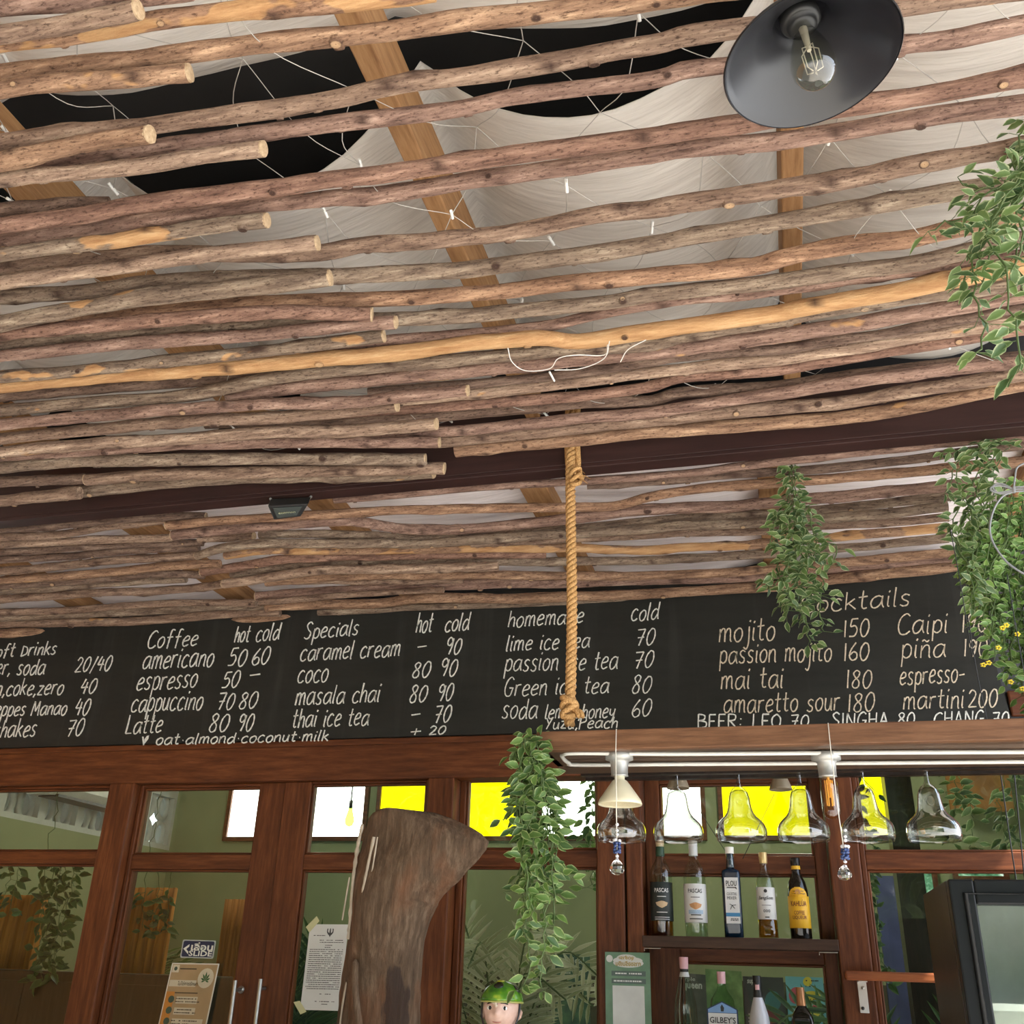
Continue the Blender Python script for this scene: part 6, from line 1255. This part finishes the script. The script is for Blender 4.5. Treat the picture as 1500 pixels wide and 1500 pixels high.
vine('hanging_vine', 'dark vine standing in for one reflected in the sliding door above the navy sticker', [hang([(225+dx, 1275), (222+dx, 1320), (216+dx, 1365)], 4.3) for dx in (-10, 8, 26)], 0.05, LEAFD, 42, spread=.8, step=.55, zmax=.30)  # also a reflected vine, modelled behind the glass
vine('hanging_vine', 'thin bright vine inside the window just behind the long rack vine', [hang([(868+dx, 1128), (866+dx, 1180), (862+dx, 1240)], 3.95) for dx in (-5, 4)]+[hang([(864, 1250), (866, 1275), (866, 1300)], 3.95)], 0.045, LEAFB, 43, spread=.7, step=.5)
vine('hanging_vine', 'dark ivy inside the window beside the reddish post near the fridge', [hang([(1272+dx, 1278), (1278+dx, 1330), (1288+dx, 1400), (1300+dx, 1440)], 3.72) for dx in (-4, 4)], 0.035, LEAFD, 44, spread=.5, step=.6)
vine('hanging_vine', 'leafy vine inside the upper window above the display fridge', [hang([(1402, 1140), (1395, 1180), (1392, 1235)], 4.1), hang([(1418, 1155), (1425, 1200), (1420, 1243)], 4.1), hang([(1470, 1130), (1462, 1180), (1475, 1235)], 4.1), hang([(1490, 1130), (1488, 1180), (1496, 1240)], 4.1), hang([(1385, 1160), (1410, 1165), (1430, 1190)], 4.1)], 0.05, LEAF, 45, spread=.8, step=.55)
vine('hanging_vine', 'leafy sprig in front of the last yellow pane', [hang([(1262, 1130), (1275, 1150), (1288, 1165)], 3.9), hang([(1266, 1205), (1275, 1225), (1283, 1243)], 3.9)], 0.04, LEAFD, 46, spread=.5, step=.7)
# inner post, blue board, garden windows on the back wall
p_ = bx('inner_post', DARKWOOD, at(1312, 1270, Y=4.6).x, at(1352, 1270, Y=4.6).x, 4.6, 4.75, -1.53, 1.34); tag(p_, 'dark timber post standing inside behind the window above the fridge', 'post')
p_ = bx('wall_board', plain('blue_violet_board', (0.05, 0.065, 0.17), 0.7, var=.3, sc=6), at(1281, 1290, Y=5.7).x, at(1318, 1290, Y=5.7).x, 5.70, 5.74, -0.6, at(1290, 1283, Y=5.7).z-EYE); tag(p_, 'blue violet board on the inner wall beside the dark inner post', 'board')
p_ = bx('wall_board', plain('rust_orange_board', (0.30, 0.13, 0.025), 0.7, var=.25, sc=8), at(1388, 1150, Y=5.6).x, at(1480, 1150, Y=5.6).x, 5.60, 5.64, at(1400, 1188, Y=5.6).z-EYE, at(1400, 1120, Y=5.6).z-EYE); tag(p_, 'rust orange panel high on the inner wall beyond the window above the fridge', 'board')
GRN = N('garden_daylight'); gf = GRN.noise(GRN.coords((9, 9, 14)), 1.6, 5, .7); ge = GRN.n('Emission'); GRN.l(GRN.ramp(gf, [(0.35, (0.015, 0.06, 0.03)), (0.5, (0.10, 0.24, 0.13)), (0.62, (0.42, 0.60, 0.45)), (0.75, (1, 1, 1))]), ge.inputs[0]); ge.inputs[1].default_value = 0.75; GRN.l(ge.outputs[0], GRN.out.inputs[0]); GRN = GRN.mat
for k, (a, b_) in enumerate((((1346, 1280), (1372, 1336)), ((1354, 1354), (1385, 1520)), ((1400, 1262), (1470, 1284)))):
    pa, pb = at(*a, Y=5.78), at(*b_, Y=5.78); pane_at('window_%d' % (14+k), pa.x, pb.x, pb.z-EYE, pa.z-EYE, GRN, y=5.79)
# lamps in the room, plus added fill lights
def room_lamp(px, label, Y=3.34):
    c = at(*px, Y=Y); s = depth(c)/F
    t = thing('spot_lamp', label, 'lamp', c, 'small cone spot lamps in front of the window')
    b = MB(); b.lathe([(0.0, 26*s), (5*s, 26*s), (5*s, 20*s), (7*s, 18*s), (16*s, -6*s), (16.5*s, -9*s), (15*s, -8*s), (0.0, -5*s)], 24, cen=c); b.build('cone_shade', plain('taupe_lamp_shade', (0.22, 0.18, 0.12), .5), t)
    b = MB(); b.tube([c+Vector((0, 0, 26*s)), Vector((c.x, c.y, 0.70+EYE)), Vector((c.x, 3.499, 0.70+EYE))], 0.006, 8); b.build('stem', ZINC, t); return c
c1_ = room_lamp((993, 1146), 'small cone spot lamp half hidden behind the second stem glass'); c2_ = room_lamp((1143, 1148), 'small cone spot lamp in front of the broad yellow pane')
b = MB(); b.tube([c1_+Vector((.03, 0, -.03)), at(1062, 1246, Y=3.52)], .0011, 5); b.tube([c2_+Vector((-.02, 0, -.03)), at(1088, 1258, Y=3.52)], .0011, 5); o = b.build('hanging_wire', BLACKPL, loc=c1_); tag(o, 'two thin wires slanting down from the small cone spot lamps', 'wire')
c = at(513, 1190, Y=4.8); s = depth(c)/F
t = thing('pendant_bulb', 'pear shaped filament bulb on a cord in front of the white pane', 'light bulb', c)
b = MB(); b.lathe([(0.0, 17*s), (2.6*s, 17*s), (2.8*s, 6*s), (0, 6*s)], 14, cen=c); b.build('socket', BLACKPL, t)
b = MB(); b.lathe([(2.6*s, 6*s), (3.5*s, 2*s), (6.6*s, -9*s), (6.8*s, -13*s), (5*s, -18*s), (0.0, -20.5*s)], 20, cen=c); b.build('bulb', glassy('green_lit_bulb', (.62, .85, .25), ior=1.5), t)
b = MB(); b.tube([c+Vector((0, 0, 17*s)), Vector((c.x, c.y, 1.35+EYE))], 0.004, 6); b.build('cord', BLACKPL, t)
for x_, lb in ((-2.4, 'added unseen fill light inside, over the sliding door side'), (0.1, 'added unseen fill light inside, over the bottle window side')):  # added out-of-view domes that brighten the inner room
    c = Vector((x_, 4.6, 1.345+EYE)); t = thing('added_fill_light', lb, 'lamp', c)
    b = MB(); b.lathe([(0.0, 0.004), (0.15, 0.004), (0.15, -0.03), (0.14, -0.03), (0.13, -0.02), (0.0, -0.02)], 28, cen=c); b.build('housing', WHITEPL, t)
    pl_ = bpy.data.lights.new('fill_glow', 'POINT'); pl_.energy = 7 if x_ < -1 else 15; pl_.color = (1, .96, .84); pl_.shadow_soft_size = .08
    lo = bpy.data.objects.new('fill_glow', pl_); COL.objects.link(lo); lo.parent = t; lo.location = (0, 0, -0.13)
# leaning prints on the back ledge
led = bx('wall_shelf', DARKWOOD, -1.6, 0.4, 5.62, 5.77, -0.33, -0.30); tag(led, 'dark inner ledge carrying the leaning posters', 'shelf')
def card(px, label, base, name='art_card', deco=None):
    q = [at(x, y, Y=5.70) for x, y in px]; c, w, h, pl = sheet_frame(q); t = thing(name, label, 'poster', Vector((c.x, 5.70, -0.30+EYE)))
    b = MB(); zb2 = -0.298+EYE
    b.add([q[0], q[1], Vector((q[1].x, 5.70, zb2)), Vector((q[0].x, 5.70, zb2))], [(0, 1, 2, 3)]); b.build('sheet', base, t, solid=0.006)
    if deco: deco(t, w, h, lambda u, v, o=0.0: pl(u, v, o+0.005))
def twotone(name, a, b_, sc=9):
    m = N(name); f = m.noise(m.coords((sc, sc, sc)), 1.3, 3); m.bsdf(m.ramp(f, [(0.4, a), (0.62, b_)]), 0.6); return m.mat
def deco1(t, w, h, pl):
    b = MB(); fit_text(b, 'critical', w*.66, h*.16, lambda u, v: pl(u+w*.02, v+h*.36), bold=.02); dashes(b, w*.3, [h*.23, h*.15, h*.07], lambda u, v: pl(u-w*.12, v), random.Random(1), h=.008); b.build('lettering', plain('pale_print', (.55, .62, .52), .6), t)
card([(810, 1398), (864, 1398), (864, 1462), (810, 1462)], 'dark green poster headed critical on the inner ledge', twotone('green_leaf_print', (.03, .08, .06), (.08, .17, .09)), deco=deco1)
def deco2(t, w, h, pl):
    b = MB(); fit_text(b, 'purple', w*.5, h*.10, lambda u, v: pl(u-w*.05, v+h*.38), bold=.01); fit_text(b, 'queen', w*.55, h*.15, lambda u, v: pl(u+w*.12, v+h*.23), bold=.03); b.build('lettering', plain('grey_print_light', (.42, .44, .42), .6), t)
card([(983, 1424), (1034, 1428), (1034, 1500), (983, 1500)], 'dark poster headed queen behind the first lower bottle', twotone('charcoal_print', (.05, .055, .05), (.09, .09, .08)), deco=deco2)
card([(1033, 1419), (1086, 1423), (1086, 1500), (1033, 1500)], 'green poster behind the gin bottle', twotone('grass_green_print', (.09, .17, .06), (.18, .30, .11)))
def deco3(t, w, h, pl):
    b = MB(); fit_text(b, 'super', w*.28, h*.12, lambda u, v: pl(u-w*.25, v+h*.38), bold=.02); dashes(b, w*.7, [-h*.3, -h*.38, -h*.45], lambda u, v: pl(u, v), random.Random(3), h=.007); b.build('lettering', plain('soft_white_print', (.5, .5, .5), .6), t)
    b = MB(); disc(b, pl, w*.25, -h*.02, w*.2, .001, ry=h*.22); b.build('teal_shape', plain('teal_print', (.04, .15, .16), .6), t)
    b = MB(); disc(b, pl, w*.1, -h*.34, w*.34, .0008, ry=h*.16); b.build('maroon_shape', plain('maroon_print', (.16, .03, .035), .6), t)
card([(1088, 1430), (1147, 1432), (1147, 1500), (1088, 1500)], 'dark poster with a teal fruit shape behind the white bottle', plain('black_print', (.035, .035, .04), .6), deco=deco3)
def deco4(t, w, h, pl):
    b = MB(); disc(b, pl, w*.1, h*.4, w*.12, .001, ry=h*.1); disc(b, pl, w*.2, h*.1, w*.25, .001, ry=h*.1); disc(b, pl, w*.3, -h*.3, w*.2, .001, ry=h*.2); b.build('yellow_shape', plain('lemon_print', (.55, .48, .04), .6), t)
    b = MB(); disc(b, pl, -w*.2, h*.1, w*.2, .0012, ry=h*.18); disc(b, pl, w*.35, -h*.15, w*.12, .0012, ry=h*.1); b.build('red_shape', plain('rose_print', (.40, .06, .10), .6), t)
    b = MB(); dashes(b, w*.4, [h*.42, h*.3, h*.1, h*.02, -h*.06, -h*.14], lambda u, v: pl(u+w*.25, v, .002), random.Random(5), h=.006); b.build('lettering', INK, t)
card([(1150, 1430), (1205, 1432), (1205, 1500), (1150, 1500)], 'sky blue poster with yellow and red fruit shapes behind the last lower bottle', plain('sky_blue_poster', (.12, .36, .44), .6), deco=deco4)
# potted palms inside
def palm(label, px, Y, n, L, mat, seed, name='potted_palm', zpot=-0.9, sp=.6):
    rnd = random.Random(seed); c = at(*px, Y=Y); base = Vector((c.x, Y, zpot+EYE+0.3)); t = thing(name, label, 'plant', (c.x, Y, 0.015))
    b = MB(); b.lathe([(0.0, 0.015), (0.12, 0.015), (0.17, zpot+EYE+0.28), (0.155, zpot+EYE+0.28), (0.15, zpot+EYE+0.24), (0, zpot+EYE+0.24)], 20, cen=(c.x, Y, 0)); b.build('pot', plain('clay_pot', (.22, .09, .05), .7), t)
    fo, st = MB(), MB()
    for i in range(n):
        a = rnd.uniform(0, 6.28); out = sp*rnd.uniform(.25, 1); hh = (c.z-base.z)*rnd.uniform(.75, 1.12)
        tip = base+Vector((math.cos(a)*out, math.sin(a)*out*.6, hh)); mid = base.lerp(tip, .6)+Vector((0, 0, .12)); end = tip+Vector((math.cos(a)*.16, math.sin(a)*.1, -.10))
        Q = resample(spline([base, mid, tip, end], 8), .035); st.tube(Q, .004, 5)
        for k, q in enumerate(Q[len(Q)//3:]):
            tt = (Q[min(len(Q)-1, k+len(Q)//3+1)]-q); tt = tt.normalized() if tt.length > 1e-5 else Vector((0, 0, 1))
            s_ = tt.cross(Vector((0, 1, .2))).normalized()
            for sg in (-1, 1): leaf(fo, q, (s_*sg+tt*.7), Vector((0, -1, .3)), L*rnd.uniform(.7, 1), L*.13, rnd)
    st.build('stalk', STEM, t); fo.build('foliage', mat, t); return t
PALMW = leafmat('reflected_palm_leaf', (.32, .36, .20), (.66, .66, .48), (.75, .74, .60))  # brightness of backlit fronds reflected in the glass, put into the leaf colour
palm('pale potted palm standing in for fronds reflected in the window behind the figurine', (735, 1365), 4.5, 10, .15, PALMW, 51, sp=.42)
palm('broad leaved plant inside the glass door behind the notice', (455, 1400), 5.1, 8, .20, LEAFD, 52, sp=.3)
palm('fern like potted palm inside the window by the fridge', (1330, 1470), 4.3, 6, .14, LEAFD, 53)
palm('bright potted palm inside the sliding door behind the posters', (215, 1420), 4.9, 7, .16, LEAF, 54, sp=.22)
# ------------------------------------------------------------------ garden behind the camera (seen in the reflections)
def tree(label, x, y, h, r, seed, mat=LEAFD):
    rnd = random.Random(seed); t = thing('garden_tree', label, 'tree', (x, y, 0), 'garden trees')
    b = MB(); b.tube(spline([Vector((x, y, 0)), Vector((x+.1, y, h*.4)), Vector((x, y+.1, h*.75))], 5), [.14]*5+[.1]*6, 8); b.build('trunk', DRIFT, t)
    fo = MB()
    for i in range(420):
        d = Vector((rnd.gauss(0, 1), rnd.gauss(0, 1), rnd.gauss(0, 1))).normalized()*r*rnd.uniform(.5, 1)
        d.z *= 0.9; p = Vector((x, y, h*.72))+d
        leaf(fo, p, Vector((rnd.uniform(-1, 1), rnd.uniform(-1, 1), rnd.uniform(-1, .2))), Vector((0, 0, 1)), rnd.uniform(.28, .5), rnd.uniform(.14, .24), rnd)
    fo.build('foliage', mat, t)
for k, (x, y, h, r) in enumerate([(-7.5, -4.5, 3.4, 1.5), (-4.2, -7, 4.0, 1.5), (-0.8, -7.4, 3.8, 1.5), (2.6, -7, 3.9, 1.5), (-9.5, -8.2, 3.8, 1.5)]):
    tree('leafy garden tree out beyond the open side of the bar', x, y, h, r, 60+k, LEAF if k % 2 else LEAFD)
hd = MB(); rnd = random.Random(77)
hd.box(-14, 9, -10.4, -10.2, 0.0, 5.2)
struct(hd.build('wall_blocker', plain('dark_green_blocker', (0.07, 0.10, 0.045), 0.9, var=0.5, sc=1.5)))  # added wall hiding the bright horizon from the glass reflections
